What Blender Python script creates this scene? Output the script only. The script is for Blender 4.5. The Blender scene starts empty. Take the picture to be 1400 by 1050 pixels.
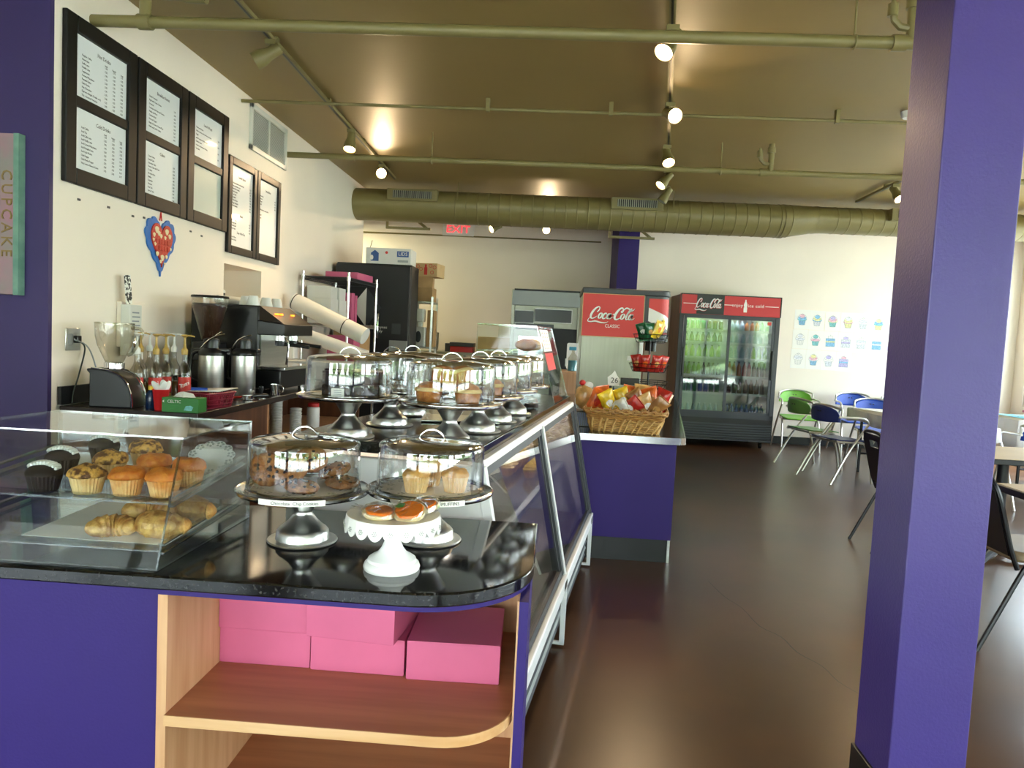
import bpy, math, random
from math import sin, cos, pi, radians as R, sqrt
from mathutils import Matrix, Vector, noise
random.seed(11)
COL = bpy.context.scene.collection
SC = bpy.context.scene

# ------------------------------------------------------------------ materials
def S(h, a=1.0):
    h = h.lstrip('#')
    o = []
    for i in (0, 2, 4):
        c = int(h[i:i+2], 16) / 255
        o.append(c / 12.92 if c <= .04045 else ((c + .055) / 1.055) ** 2.4)
    return (o[0], o[1], o[2], a)

def mat(name, col, rough=.5, metal=0.0, var=0.0, vs=6.0, bump=0.0, bs=60.0, col2=None, coat=0.0, emit=0.0, stretch=None, spec=.5, det=4, ramp=(.35, .65), rvar=0.0):
    m = bpy.data.materials.new(name); m.use_nodes = True
    nt = m.node_tree; n = nt.nodes; l = nt.links
    b = n['Principled BSDF']
    c = S(col)
    b.inputs['Base Color'].default_value = c
    b.inputs['Roughness'].default_value = rough
    b.inputs['Metallic'].default_value = metal
    b.inputs['Specular IOR Level'].default_value = spec
    if coat:
        b.inputs['Coat Weight'].default_value = coat; b.inputs['Coat Roughness'].default_value = .05
    if emit:
        b.inputs['Emission Color'].default_value = c; b.inputs['Emission Strength'].default_value = emit
    tc = None
    def coord(sc):
        nonlocal tc
        if tc is None:
            tc = n.new('ShaderNodeTexCoord')
        mp = n.new('ShaderNodeMapping')
        st = stretch or (1, 1, 1)
        mp.inputs['Scale'].default_value = (sc*st[0], sc*st[1], sc*st[2])
        l.new(tc.outputs['Object'], mp.inputs['Vector'])
        return mp.outputs['Vector']
    if var or col2:
        tx = n.new('ShaderNodeTexNoise'); tx.inputs['Scale'].default_value = 1; tx.inputs['Detail'].default_value = det
        l.new(coord(vs), tx.inputs['Vector'])
        rp = n.new('ShaderNodeValToRGB')
        rp.color_ramp.elements[0].position = ramp[0]; rp.color_ramp.elements[1].position = ramp[1]
        if col2:
            rp.color_ramp.elements[0].color = c; rp.color_ramp.elements[1].color = S(col2)
        else:
            rp.color_ramp.elements[0].color = tuple(x*(1-var) for x in c[:3]) + (1,)
            rp.color_ramp.elements[1].color = tuple(min(1, x*(1+var)) for x in c[:3]) + (1,)
        l.new(tx.outputs['Fac'], rp.inputs['Fac']); l.new(rp.outputs['Color'], b.inputs['Base Color'])
        if rvar:
            mr = n.new('ShaderNodeMapRange'); mr.inputs['To Min'].default_value = max(0, rough-rvar); mr.inputs['To Max'].default_value = rough+rvar
            l.new(tx.outputs['Fac'], mr.inputs['Value']); l.new(mr.outputs['Result'], b.inputs['Roughness'])
    if bump:
        tb = n.new('ShaderNodeTexNoise'); tb.inputs['Scale'].default_value = 1; tb.inputs['Detail'].default_value = 3
        l.new(coord(bs), tb.inputs['Vector'])
        bp = n.new('ShaderNodeBump'); bp.inputs['Strength'].default_value = bump; bp.inputs['Distance'].default_value = .01
        l.new(tb.outputs['Fac'], bp.inputs['Height']); l.new(bp.outputs['Normal'], b.inputs['Normal'])
    return m

def clear(name, tint='ffffff', base=.05, gain=.8, power=3.2, rough=.02):
    """thin clear plastic or glass: transparent, with a reflection that grows towards grazing angles"""
    m = bpy.data.materials.new(name); m.use_nodes = True
    nt = m.node_tree; n = nt.nodes; l = nt.links; n.clear()
    out = n.new('ShaderNodeOutputMaterial'); mx = n.new('ShaderNodeMixShader')
    tr = n.new('ShaderNodeBsdfTransparent'); tr.inputs['Color'].default_value = S(tint)
    gl = n.new('ShaderNodeBsdfGlossy'); gl.inputs['Roughness'].default_value = rough
    lw = n.new('ShaderNodeLayerWeight'); lw.inputs['Blend'].default_value = .5
    pw = n.new('ShaderNodeMath'); pw.operation = 'POWER'; pw.inputs[1].default_value = power
    ma = n.new('ShaderNodeMath'); ma.operation = 'MULTIPLY_ADD'; ma.inputs[1].default_value = gain; ma.inputs[2].default_value = base
    l.new(lw.outputs['Facing'], pw.inputs[0]); l.new(pw.outputs[0], ma.inputs[0]); l.new(ma.outputs[0], mx.inputs['Fac'])
    l.new(tr.outputs[0], mx.inputs[1]); l.new(gl.outputs[0], mx.inputs[2]); l.new(mx.outputs[0], out.inputs['Surface'])
    return m

M = {}
def mk(k, *a, **kw): M[k] = mat(k, *a, **kw)
mk('cream_paint', 'f3e8da', .6, bump=.04, bs=120, var=.02, vs=1.5)
mk('purple_paint', '312266', .55, bump=.06, bs=160, var=.04, vs=3, spec=.25)
mk('purple_gloss', '43357a', .36, bump=.12, bs=130, var=.04, vs=3)
mk('purple_dark', '35285c', .5, bump=.05, bs=120, var=.04, vs=2)
mk('ceiling_paint', '917b45', .5, bump=.05, bs=20, var=.05, vs=.7)
mk('pipe_paint', '7f7448', .45, var=.04, vs=4)
mk('black_base', '101012', .4, var=.1)
mk('floor_stain', '2c190f', .29, var=0, vs=.9, col2='54361f', det=6, ramp=(.3, .72), spec=.42)
mk('granite', '060607', .07, col2='3a3836', vs=140, det=2, ramp=(.52, .78), spec=.6)
mk('granite_case', '0d0d0e', .12, col2='3f3d3b', vs=120, det=2, ramp=(.5, .8), spec=.6)
mk('maple', 'd0a47c', .42, col2='bd8c62', vs=2.2, stretch=(14, 14, 1), bump=.02, bs=8)
mk('shelf_wood', 'b0744e', .42, col2='9c6240', vs=2.0, stretch=(1, 12, 12))
mk('shelf_edge', 'd6ae82', .42, col2='c2925f', vs=2.0, stretch=(1, 12, 12))
mk('wood_side', '6a4128', .45, col2='4f2e1b', vs=2.0, stretch=(10, 10, 1))
mk('pink_card', 'c65c82', .55, var=.03, vs=8)
mk('white_card', 'dcdcd8', .6, var=.02)
mk('cardboard', 'b08a5c', .75, var=.06, vs=12)
mk('cardboard_pale', 'c8a878', .75, var=.05, vs=12)
mk('steel', 'd6d6d3', .30, metal=1, var=.05, vs=3, stretch=(1, 1, 30))
mk('steel_bright', 'dedede', .14, metal=1, var=.03, vs=5)
mk('steel_panel', '9a9a8c', .42, metal=.75, var=.04, vs=2, stretch=(20, 20, 1))
mk('chrome', 'e8e8e8', .07, metal=1, var=.01)
mk('gold_plastic', 'b8974f', .35, var=.04)
mk('white_plastic', 'e9e9e6', .35, var=.02)
mk('white_enamel', 'efefec', .35, var=.02, bump=.02, bs=80)
mk('grey_plastic', '8e9296', .45, var=.03)
mk('dark_grey', '34373b', .45, var=.05)
mk('black_plastic', '0c0c0e', .32, var=.1)
mk('black_matte', '141518', .55, var=.1, bump=.05, bs=200)
mk('black_metal', '0e0f12', .35, metal=.3, var=.08)
mk('red_plastic', 'd0262a', .4, var=.03)
mk('maroon_plastic', '8e1f38', .4, var=.04)
mk('green_card', '2f7d34', .5, var=.04)
mk('coke_red', 'd23a38', .5, var=.02, vs=2)
mk('fridge_red', 'c4202a', .35, var=.02)
mk('logo_white', 'f0ece6', .5, var=.01)
mk('logo_silver', 'dcdcdc', .35, var=.01)
mk('logo_black', '121010', .4, var=.02)
mk('paper', 'eceff2', .35, var=.01, coat=.35)
mk('paper_plain', 'f2f0ea', .7, var=.01)
mk('paper_grey', 'ccd4cc', .35, var=.01, coat=.35)
mk('ink', '1e1e22', .6, var=.02)
mk('ink_grey', '8a8f98', .7, var=.02)
mk('frame_black', '0b0b0a', .42, var=.1, spec=.3)
mk('vent_white', 'd6d7cf', .45, var=.02)
mk('vent_grey', '9fa39b', .5, var=.03)
mk('coffee', '2a150b', .6, col2='4a2614', vs=160)
mk('liner_pale', 'dfae6e', .6, col2='eecb93', vs=30)
mk('liner_orange', 'd98a3e', .6, col2='efbd80', vs=30)
mk('liner_dark', '2a1a14', .6, var=.1)
mk('liner_grey', '8a8680', .6, var=.05)
mk('pumpkin', 'c96418', .55, col2='e08a34', vs=60, bump=.4, bs=90)
mk('streusel', '5e3418', .6, col2='d8a04c', vs=75, bump=.5, bs=110, ramp=(.42, .58))
mk('golden', 'c98a3c', .55, col2='e2b060', vs=45, bump=.3, bs=90)
mk('golden_dark', '9c5a22', .55, col2='c07a34', vs=45, bump=.3, bs=90)
mk('pale_crust', 'e6c684', .6, var=.05, vs=30)
mk('choc', '23120c', .75, var=.1, bump=.2, bs=80)
mk('choc_cake', '1b0e0a', .35, var=.12, bump=.2, bs=60)
mk('icing_white', 'f3f1ec', .35, var=.01)
mk('croissant', '94581e', .5, col2='e2b468', vs=42, bump=.8, bs=45, det=6, coat=.1)
mk('cookie', '7e4a24', .65, col2='a87038', vs=45, bump=.5, bs=120)
mk('orange_icing', 'f0781e', .25, var=.05, vs=20, coat=.3)
mk('cookie_pale', 'ecd6a4', .6, var=.04, vs=30)
mk('leaf_green', '2f8a3a', .5, var=.08)
mk('wicker', 'b98a4a', .5, col2='d8b070', vs=35, bump=.2, bs=150)
mk('wicker_dark', '9a6a34', .5, col2='b98a4a', vs=35, bump=.2, bs=150)
mk('frost_blue', '2f6fc0', .5, var=.06, bump=.15, bs=120)
mk('heart_red', 'd2432f', .5, col2='b83020', vs=40, bump=.3, bs=120)
mk('heart_cream', 'e8d6b0', .6, var=.05)
mk('chair_green', '7cc242', .4, var=.02)
mk('chair_green_dark', '62944a', .4, var=.02)
mk('chair_blue', '2450b8', .4, var=.02)
mk('chair_navy', '22306e', .4, var=.02)
mk('tube_silver', 'cfcdc6', .3, metal=.8, var=.02)
mk('vinyl', '16181c', .4, var=.1, bump=.05, bs=150)
mk('vinyl_tan', '86735a', .45, var=.05)
mk('laminate', 'a8926a', .6, var=.05, vs=3)
mk('table_edge', '15171a', .4, var=.05)
mk('cloth_white', 'f8f8f6', .75, var=.02, bump=.1, bs=20)
mk('cloth_teal', '5ab4c4', .7, var=.03)
mk('brass_text', '8a7040', .4, var=.05)
mk('art_pink', 'b0768c', .7, col2='8f8a86', vs=4, bump=.2, bs=40)
mk('art_teal', '5f8a7c', .7, col2='7aa090', vs=9, bump=.2, bs=40)
mk('case_white', 'e6e8ea', .35, var=.015)
mk('case_inner', 'b8aca0', .5, var=.03)
mk('case_grey', '4a4f54', .4, metal=.4, var=.04)
mk('panel_grey', '9aa0a0', .5, var=.03)
mk('interior_white', 'd4d8d6', .5, var=.02)
mk('copper_panel', '2a1d12', .3, var=.05, spec=.08)
mk('lamp_orange', 'ff7a20', .4, emit=2.0)
mk('exit_red', 'e03038', .4, emit=1.2)
mk('bulb_warm', 'ffd9a0', .4, emit=26.0)
mk('case_tube', 'fff4e4', .4, emit=30.0)
mk('fridge_tube', 'eef6ff', .4, emit=14.0)
mk('label_blue', '2a4f8c', .5, var=.04)
mk('cap_red', 'c02424', .4, var=.04)
mk('label_red', 'c8322a', .45, var=.05)
mk('spray_teal', '2f8fb0', .3, var=.05)
mk('grass', '59703a', .9, col2='7d8f52', vs=.6)
mk('leaf', '3d5a26', .8, col2='7f9a4a', vs=1.6, bump=.5, bs=4)
mk('trunk', '5a4632', .9, var=.2)
mk('pavement', 'cfc9be', .9, var=.06, vs=.5)
mk('window_frame', '2e2c30', .4, var=.05)
for k, c in (('bag_orange', 'd8641e'), ('bag_red', 'b8261e'), ('bag_yellow', 'e8c12a'), ('bag_white', 'e8e6e0'), ('bag_green', '14603a'), ('bag_brown', '9a6a38'), ('bag_tan', 'c89a5c')):
    mk(k, c, .28, var=.22, vs=22, bump=.25, bs=35, spec=.7)
for k, c in (('soda_green', '3f8a4a'), ('soda_blue', '2f62b0'), ('soda_brown', '4a2a1a'), ('soda_red', 'a8262a'), ('soda_clear', 'b8ccd4'), ('soda_orange', 'c8742a'), ('soda_lime', '8ab83a')):
    mk(k, c, .18, var=.05)
for k, c in (('pen_blue', '8cc2e6'), ('pen_teal', '86cece'), ('pen_pink', 'ecbccb'), ('pen_yellow', 'f1eaae'), ('pen_purple', 'c6bce4'), ('pen_grey', 'e2e4ea')):
    mk(k, c, .8, var=.22, vs=60)
M['clear'] = clear('clear_plastic', 'fbfcfc', .045, .75, 3.4)
M['dome'] = clear('dome_plastic', 'f2f4f4', .14, .82, 2.0, .05)
M['dome_top'] = clear('dome_top', 'e2e2dc', .22, .76, 1.1, .06)
M['acrylic'] = clear('acrylic', 'f6f9f9', .05, .55, 2.6, .02)
M['acrylic_edge'] = clear('acrylic_edge', 'c8d6d6', .30, .6, 1.6, .08)
M['glass'] = clear('glass_pane', 'e8f0ee', .10, .8, 3.0, .01)
M['case_glass'] = clear('case_glass', 'd8dade', .09, .7, 2.8, .02)
M['fridge_glass'] = clear('fridge_glass', 'd6dedc', .12, .7, 2.6, .03)
M['bottle_glass'] = clear('bottle_glass', 'eceae2', .07, .7, 2.5, .03)
M['bin_clear'] = clear('bin_clear', 'f8fafa', .012, .35, 3.2, .03)
M['wrap'] = clear('clear_wrap', 'f8f8f8', .10, .8, 1.6, .10)
M['window_glass'] = clear('window_glass', 'f4f8f6', .03, .7, 4.0, .01)

# ------------------------------------------------------------------ mesh builder
I4 = Matrix.Identity(4)
def T(x=0, y=0, z=0, rz=0, rx=0, ry=0):
    return Matrix.Translation((x, y, z)) @ Matrix.Rotation(rz, 4, 'Z') @ Matrix.Rotation(ry, 4, 'Y') @ Matrix.Rotation(rx, 4, 'X')

def catmull(pts, n=6, closed=False):
    P = [Vector(p) for p in pts]; out = []; N = len(P)
    rng = range(N if closed else N-1)
    for i in rng:
        if closed:
            a, b, c, d = P[(i-1) % N], P[i], P[(i+1) % N], P[(i+2) % N]
        else:
            a, b, c, d = P[max(0, i-1)], P[i], P[i+1], P[min(N-1, i+2)]
        for k in range(n):
            t = k/n
            out.append(.5*((2*b)+(c-a)*t+(2*a-5*b+4*c-d)*t*t+(3*b-a-3*c+d)*t*t*t))
    if not closed: out.append(P[-1])
    return out

class MB:
    def __init__(s, t=None):
        s.v = []; s.f = []; s.m = []; s.t = t or I4
    def add(s, vs, fs, mi=0, t=None):
        o = len(s.v); tt = s.t @ t if t is not None else s.t
        s.v += [tt @ Vector(p) for p in vs]
        s.f += [tuple(i+o for i in f) for f in fs]; s.m += [mi]*len(fs)
        return s
    def box(s, x0, x1, y0, y1, z0, z1, mi=0, t=None):
        return s.add([(x0,y0,z0),(x1,y0,z0),(x1,y1,z0),(x0,y1,z0),(x0,y0,z1),(x1,y0,z1),(x1,y1,z1),(x0,y1,z1)],
                     [(0,3,2,1),(4,5,6,7),(0,1,5,4),(1,2,6,5),(2,3,7,6),(3,0,4,7)], mi, t)
    def cb(s, c, d, mi=0, t=None):
        return s.box(c[0]-d[0]/2, c[0]+d[0]/2, c[1]-d[1]/2, c[1]+d[1]/2, c[2]-d[2]/2, c[2]+d[2]/2, mi, t)
    def prism(s, poly, z0, z1, mi=0, t=None):
        n = len(poly)
        vs = [(p[0], p[1], z0) for p in poly] + [(p[0], p[1], z1) for p in poly]
        fs = [tuple(reversed(range(n))), tuple(range(n, 2*n))] + [(i, (i+1) % n, (i+1) % n+n, i+n) for i in range(n)]
        return s.add(vs, fs, mi, t)
    def poly(s, pts, mi=0, t=None):
        return s.add(pts, [tuple(range(len(pts)))], mi, t)
    def loft(s, rings, mi=0, closed=True, cap=True, t=None, loop=False):
        n = len(rings[0]); vs = [p for r in rings for p in r]; fs = []
        m = len(rings)
        for i in range(m if loop else m-1):
            j = (i+1) % m
            for k in range(n if closed else n-1):
                k2 = (k+1) % n
                fs.append((i*n+k, i*n+k2, j*n+k2, j*n+k))
        if cap and not loop and closed:
            fs.append(tuple(reversed(range(n)))); fs.append(tuple(range((m-1)*n, m*n)))
        return s.add(vs, fs, mi, t)
    def lathe(s, prof, n=24, mi=0, t=None, cap=True, wob=None):
        rings = []
        for r, z in prof:
            ring = []
            for k in range(n):
                a = 2*pi*k/n
                rr = r*(1 if wob is None else wob(a, z))
                ring.append((max(rr, 1e-5)*cos(a), max(rr, 1e-5)*sin(a), z))
            rings.append(ring)
        return s.loft(rings, mi, True, cap, t)
    def cyl(s, a, b, r, n=12, mi=0, r2=None):
        a = Vector(a); b = Vector(b); return s.tube([a, b], r if r2 is None else [r, r2], n, mi)
    def tube(s, pts, r, n=8, mi=0, closed=False, t=None):
        P = [Vector(p) for p in pts]; N = len(P); rings = []
        up = None
        for i in range(N):
            if closed: d = P[(i+1) % N]-P[i-1]
            else: d = P[min(N-1, i+1)]-P[max(0, i-1)]
            if d.length < 1e-9: d = Vector((0, 0, 1))
            d.normalize()
            if up is None:
                up = Vector((0, 0, 1)) if abs(d.z) < .9 else Vector((1, 0, 0))
            u = up - d*up.dot(d)
            if u.length < 1e-6: u = d.orthogonal()
            u.normalize(); w = d.cross(u); up = u
            rr = r[i] if isinstance(r, (list, tuple)) else r
            rings.append([P[i]+u*cos(2*pi*k/n)*rr+w*sin(2*pi*k/n)*rr for k in range(n)])
        return s.loft(rings, mi, True, not closed, t, loop=closed)
    def ball(s, c, r, n=12, m=8, mi=0, t=None, nz=0.0, seed=0, nf=1.0):
        rx, ry, rz = (r, r, r) if not isinstance(r, (tuple, list)) else r
        rings = []
        for j in range(m+1):
            ph = -pi/2 + pi*j/m
            ring = []
            for k in range(n):
                a = 2*pi*k/n; q = max(cos(ph), 1e-4)
                d = Vector((q*cos(a), q*sin(a), sin(ph)))
                e = 1.0 + (nz*noise.noise(d*nf*2+Vector((seed*7.3, seed*3.1, 0))) if nz else 0)
                ring.append((c[0]+d.x*rx*e, c[1]+d.y*ry*e, c[2]+d.z*rz*e))
            rings.append(ring)
        return s.loft(rings, mi, True, True, t)
    def ribbon(s, pts, w, mi=0, z=0.0, t=None, n=5):
        """flat stroke in the xy plane through pts (x, y[, w])"""
        P = [Vector((p[0], p[1], p[2] if len(p) > 2 else w)) for p in pts]
        if len(P) > 2: P = catmull(P, n)
        L = []; Rr = []
        for i, p in enumerate(P):
            d = P[min(len(P)-1, i+1)]-P[max(0, i-1)]
            d = Vector((d.x, d.y)); d = d.normalized() if d.length > 1e-9 else Vector((1, 0))
            nn = Vector((-d.y, d.x))*(p.z/2)
            L.append((p.x+nn.x, p.y+nn.y, z)); Rr.append((p.x-nn.x, p.y-nn.y, z))
        k = len(P)
        return s.add(L+Rr, [(i, i+k, i+1+k, i+1) for i in range(k-1)], mi, t)
    def build(s, name, mats, parent=None, loc=None, rz=0, bev=0, seg=2, smooth=40, solid=0, sub=0):
        me = bpy.data.meshes.new(name)
        me.from_pydata([tuple(p) for p in s.v], [], s.f)
        if not isinstance(mats, (list, tuple)): mats = [mats]
        for k in mats: me.materials.append(M[k] if isinstance(k, str) else k)
        if max(s.m, default=0): me.polygons.foreach_set('material_index', s.m)
        me.update()
        if smooth:
            me.polygons.foreach_set('use_smooth', [True]*len(me.polygons))
            me.set_sharp_from_angle(angle=R(smooth))
        o = bpy.data.objects.new(name, me); COL.objects.link(o)
        if parent is not None: o.parent = parent
        if loc is not None: o.location = loc
        o.rotation_euler = (0, 0, rz)
        if solid:
            md = o.modifiers.new('solid', 'SOLIDIFY'); md.thickness = solid; md.offset = 0
        if sub:
            md = o.modifiers.new('sub', 'SUBSURF'); md.levels = sub; md.render_levels = sub
        if bev:
            md = o.modifiers.new('bevel', 'BEVEL'); md.width = bev; md.segments = seg; md.limit_method = 'ANGLE'; md.angle_limit = R(35)
        return o

def tag(o, label=None, cat=None, group=None, kind=None):
    if label: o['label'] = label
    if cat: o['category'] = cat
    if group: o['group'] = group
    if kind: o['kind'] = kind
    return o
def thing(name, label, cat, loc=(0, 0, 0), rz=0, group=None):
    o = bpy.data.objects.new(name, None); COL.objects.link(o)
    o.empty_display_size = .05; o.location = loc; o.rotation_euler = (0, 0, rz)
    return tag(o, label, cat, group)
def struct(o, label=None):
    o['kind'] = 'structure'
    if label: o['label'] = label
    return o
def dup(root, loc, rz=None, label=None, group=None, rot=None):
    def cp(o, par):
        c = o.copy(); COL.objects.link(c)
        if par is not None: c.parent = par
        for ch in list(o.children): cp(ch, c)
        return c
    r = cp(root, None); r.location = loc
    if rot is not None: r.rotation_euler = rot
    elif rz is not None: r.rotation_euler = (0, 0, rz)
    if label: r['label'] = label
    if group: r['group'] = group
    return r
def text(name, body, size, parent, loc, rot=(pi/2, 0, 0), m='ink', align='CENTER', sx=1.0, space=1.0, extrude=.0006, line=1.0, shear=0, valign='CENTER'):
    cu = bpy.data.curves.new(name, 'FONT'); cu.body = body; cu.size = size; cu.align_x = align; cu.align_y = valign
    cu.extrude = extrude; cu.space_character = space; cu.space_line = line; cu.resolution_u = 2; cu.shear = shear
    cu.materials.append(M[m])
    f_ = bpy.data.objects.new('font', cu)
    me = bpy.data.meshes.new_from_object(f_); me.name = name
    bpy.data.objects.remove(f_); bpy.data.curves.remove(cu)
    if not me.materials: me.materials.append(M[m])
    o = bpy.data.objects.new(name, me); COL.objects.link(o)
    if parent is not None: o.parent = parent
    o.location = loc; o.rotation_euler = rot; o.scale = (sx, 1, 1)
    return o
WALLX = (pi/2, 0, pi/2)       # writing that faces +x
def fromx(T0=None):           # matrix: local (a, b, c) -> plane facing +x : a along +y, b up, c out
    return Matrix(((0, 0, 1, 0), (1, 0, 0, 0), (0, 1, 0, 0), (0, 0, 0, 1)))
def fromy():                  # plane facing -y : a along +x, b up, c out (-y)
    return Matrix(((1, 0, 0, 0), (0, 0, -1, 0), (0, 1, 0, 0), (0, 0, 0, 1)))

def rrect(x0, x1, y0, y1, r, n=5, corners=(1, 1, 1, 1)):
    out = []
    for (cx, cy, a0, on) in ((x1-r, y0+r, -pi/2, corners[0]), (x1-r, y1-r, 0, corners[1]), (x0+r, y1-r, pi/2, corners[2]), (x0+r, y0+r, pi, corners[3])):
        if on:
            for k in range(n+1):
                a = a0+pi/2*k/n; out.append((cx+r*cos(a), cy+r*sin(a)))
        else:
            sx = 1 if a0 in (-pi/2, 0) else -1; sy = 1 if a0 in (0, pi/2) else -1
            out.append((cx+sx*r, cy+sy*r))
    return out

def script_logo(mb, mi, t, z=0.0, weight=1.0):
    """flowing two-word soft drink script; unit x-height, about 8.2 wide"""
    sh = .38
    def st(pts):
        mb.ribbon([(x+sh*y, y, w*weight) for x, y, w in pts], .2, mi, z, t, 6)
    def oval(cx, cy, rx, ry, w=.22):
        st([(cx+rx*cos(a), cy+ry*sin(a), w*(.62+.5*abs(cos(a)))) for a in [pi/2+2*pi*k/10 for k in range(11)]])
    st([(.62, 1.12, .16), (.80, 1.45, .17), (.78, 1.85, .16), (.50, 2.02, .18), (.12, 1.75, .26), (-.14, 1.15, .33), (-.20, .55, .33), (-.04, .10, .26), (.30, -.02, .18), (.66, .16, .12), (.86, .42, .06)])
    st([(-.16, .20, .06), (-.34, -.18, .10), (-.28, -.52, .14), (.25, -.60, .17), (1.0, -.48, .22), (1.9, -.66, .22), (2.75, -.70, .13), (3.2, -.46, .04)])
    oval(1.42, .5, .27, .46)
    st([(1.66, .62, .08), (1.95, .72, .08)])
    st([(2.42, .72, .14), (2.30, .95, .16), (2.02, .85, .24), (1.90, .45, .28), (2.02, .08, .24), (2.32, .02, .16), (2.62, .3, .08)])
    oval(2.86, .48, .25, .44)
    st([(3.14, .95, .2), (3.10, .5, .24), (3.14, .1, .2), (3.35, .05, .12), (3.62, .4, .07)])
    st([(3.45, .78, .1), (3.62, .84, .16), (3.86, .86, .1)])
    st([(4.72, 1.3, .10), (4.86, 1.66, .15), (4.62, 1.98, .2), (4.22, 1.76, .28), (3.96, 1.1, .36), (3.92, .5, .38), (4.12, .06, .32), (4.5, -.04, .22), (4.95, .25, .1)])
    st([(4.62, 1.5, .08), (4.72, 1.22, .12), (4.95, 1.25, .14), (5.0, 1.65, .16), (5.3, 1.98, .22), (5.8, 1.86, .22), (6.2, 1.55, .2), (6.55, 1.62, .14), (6.75, 1.95, .05)])
    oval(5.26, .5, .27, .46)
    st([(5.5, .62, .08), (5.75, .66, .08), (6.05, 1.1, .10), (6.3, 1.7, .14), (6.2, 1.9, .16), (6.02, 1.6, .22), (5.9, .9, .26), (5.92, .25, .24), (6.1, .0, .18), (6.35, .15, .08)])
    oval(6.6, .46, .25, .44)
    st([(6.88, .95, .2), (6.84, .5, .24), (6.9, .1, .2), (7.1, .04, .12), (7.4, .3, .05)])
# ------------------------------------------------------------------ the room
def W(root): return MB(root.matrix_basis.inverted())
def L(root, p): return root.matrix_basis.inverted() @ Vector(p)
CZ = 3.20
mb = MB(); mb.box(-6.2, 6.9, -2.8, 12.5, -.12, 0); struct(mb.build('floor', 'floor_stain', smooth=0))
mb = MB(); mb.box(-6.2, 6.9, -2.8, 12.5, CZ, CZ+.15); struct(mb.build('ceiling', 'ceiling_paint', smooth=0))
# cream wall with a recessed opening
WX = -2.55
mb = MB()
mb.box(-2.95, WX, 3.60, 9.55, 0, 1.30); mb.box(-2.95, WX, 3.60, 9.55, 1.825, CZ)
mb.box(-2.95, WX, 3.60, 5.53, 1.30, 1.825); mb.box(-2.95, WX, 6.25, 9.55, 1.30, 1.825)
mb.box(-3.02, -2.95, 3.60, 9.55, 0, CZ)
struct(mb.build('wall_left', 'cream_paint', smooth=0))
mb = MB(); mb.box(-6.1, WX, 3.57, 3.60, 0, CZ); struct(mb.build('wall_left_purple', 'purple_dark', smooth=0))
mb = MB(); mb.box(-6.2, -6.1, -2.8, 12.4, 0, CZ); struct(mb.build('wall_far_left', 'cream_paint', smooth=0))
mb = MB(); mb.box(-6.1, .88, 12.2, 12.35, 0, CZ); struct(mb.build('wall_kitchen', 'cream_paint', smooth=0))
mb = MB(); mb.box(.88, 1.18, 10.85, 12.2, 0, CZ); struct(mb.build('wall_partition', 'purple_paint', smooth=0))
mb = MB(); mb.box(1.18, 6.6, 10.85, 11.0, 0, CZ); struct(mb.build('wall_back', 'cream_paint', smooth=0))
mb = MB(); mb.box(1.19, 6.59, 10.835, 10.85, 0, .11); struct(mb.build('baseboard_back', 'black_base', smooth=0))
# right wall and street wall, both mostly glass
wy = [(-2.3, 1.0), (1.2, 4.4), (4.6, 7.6), (7.8, 10.6)]
wx = [(-4.6, -2.0), (-1.7, 1.6), (1.9, 4.1), (4.3, 6.45)]
mb = MB()
mb.box(6.6, 6.75, -2.8, 11.0, 0, .75); mb.box(6.6, 6.75, -2.8, 11.0, 2.85, CZ)
ed = [-2.8] + [v for w in wy for v in w] + [11.0]
for i in range(0, len(ed), 2): mb.box(6.6, 6.75, ed[i], ed[i+1], .75, 2.85)
struct(mb.build('wall_right', 'cream_paint', smooth=0))
mb = MB()
mb.box(-6.1, 6.6, -2.75, -2.6, 0, .15); mb.box(-6.1, 6.6, -2.75, -2.6, 2.85, CZ)
ed = [-6.1] + [v for w in wx for v in w] + [6.6]
for i in range(0, len(ed), 2): mb.box(ed[i], ed[i+1], -2.75, -2.6, .15, 2.85)
struct(mb.build('wall_front', 'purple_dark', smooth=0))
n = 0
for a, b in wy:
    n += 1; o = bpy.data.objects.new('window_%d' % n, None); COL.objects.link(o); o.location = (6.67, (a+b)/2, .75); struct(o)
    f = W(o); c = (a+b)/2
    for q in (a+.03, c, b-.03): f.cb((6.67, q, 1.8), (.07, .06, 2.1))
    for q in (.78, 2.82): f.cb((6.67, c, q), (.07, b-a, .06))
    f.build('window_frame', 'window_frame', o, smooth=0)
    g = W(o); g.box(6.668, 6.672, a+.05, b-.05, .8, 2.8); g.build('window_pane', 'window_glass', o, smooth=0)
for a, b in wx:
    n += 1; o = bpy.data.objects.new('window_%d' % n, None); COL.objects.link(o); o.location = ((a+b)/2, -2.67, .15); struct(o)
    f = W(o); c = (a+b)/2
    for q in (a+.03, c, b-.03): f.cb((q, -2.67, 1.5), (.06, .07, 2.7))
    for q in (.18, 2.82): f.cb((c, -2.67, q), (b-a, .07, .06))
    f.build('window_frame', 'window_frame', o, smooth=0)
    g = W(o); g.box(a+.05, b-.05, -2.672, -2.668, .2, 2.8); g.build('window_pane', 'window_glass', o, smooth=0)
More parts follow.
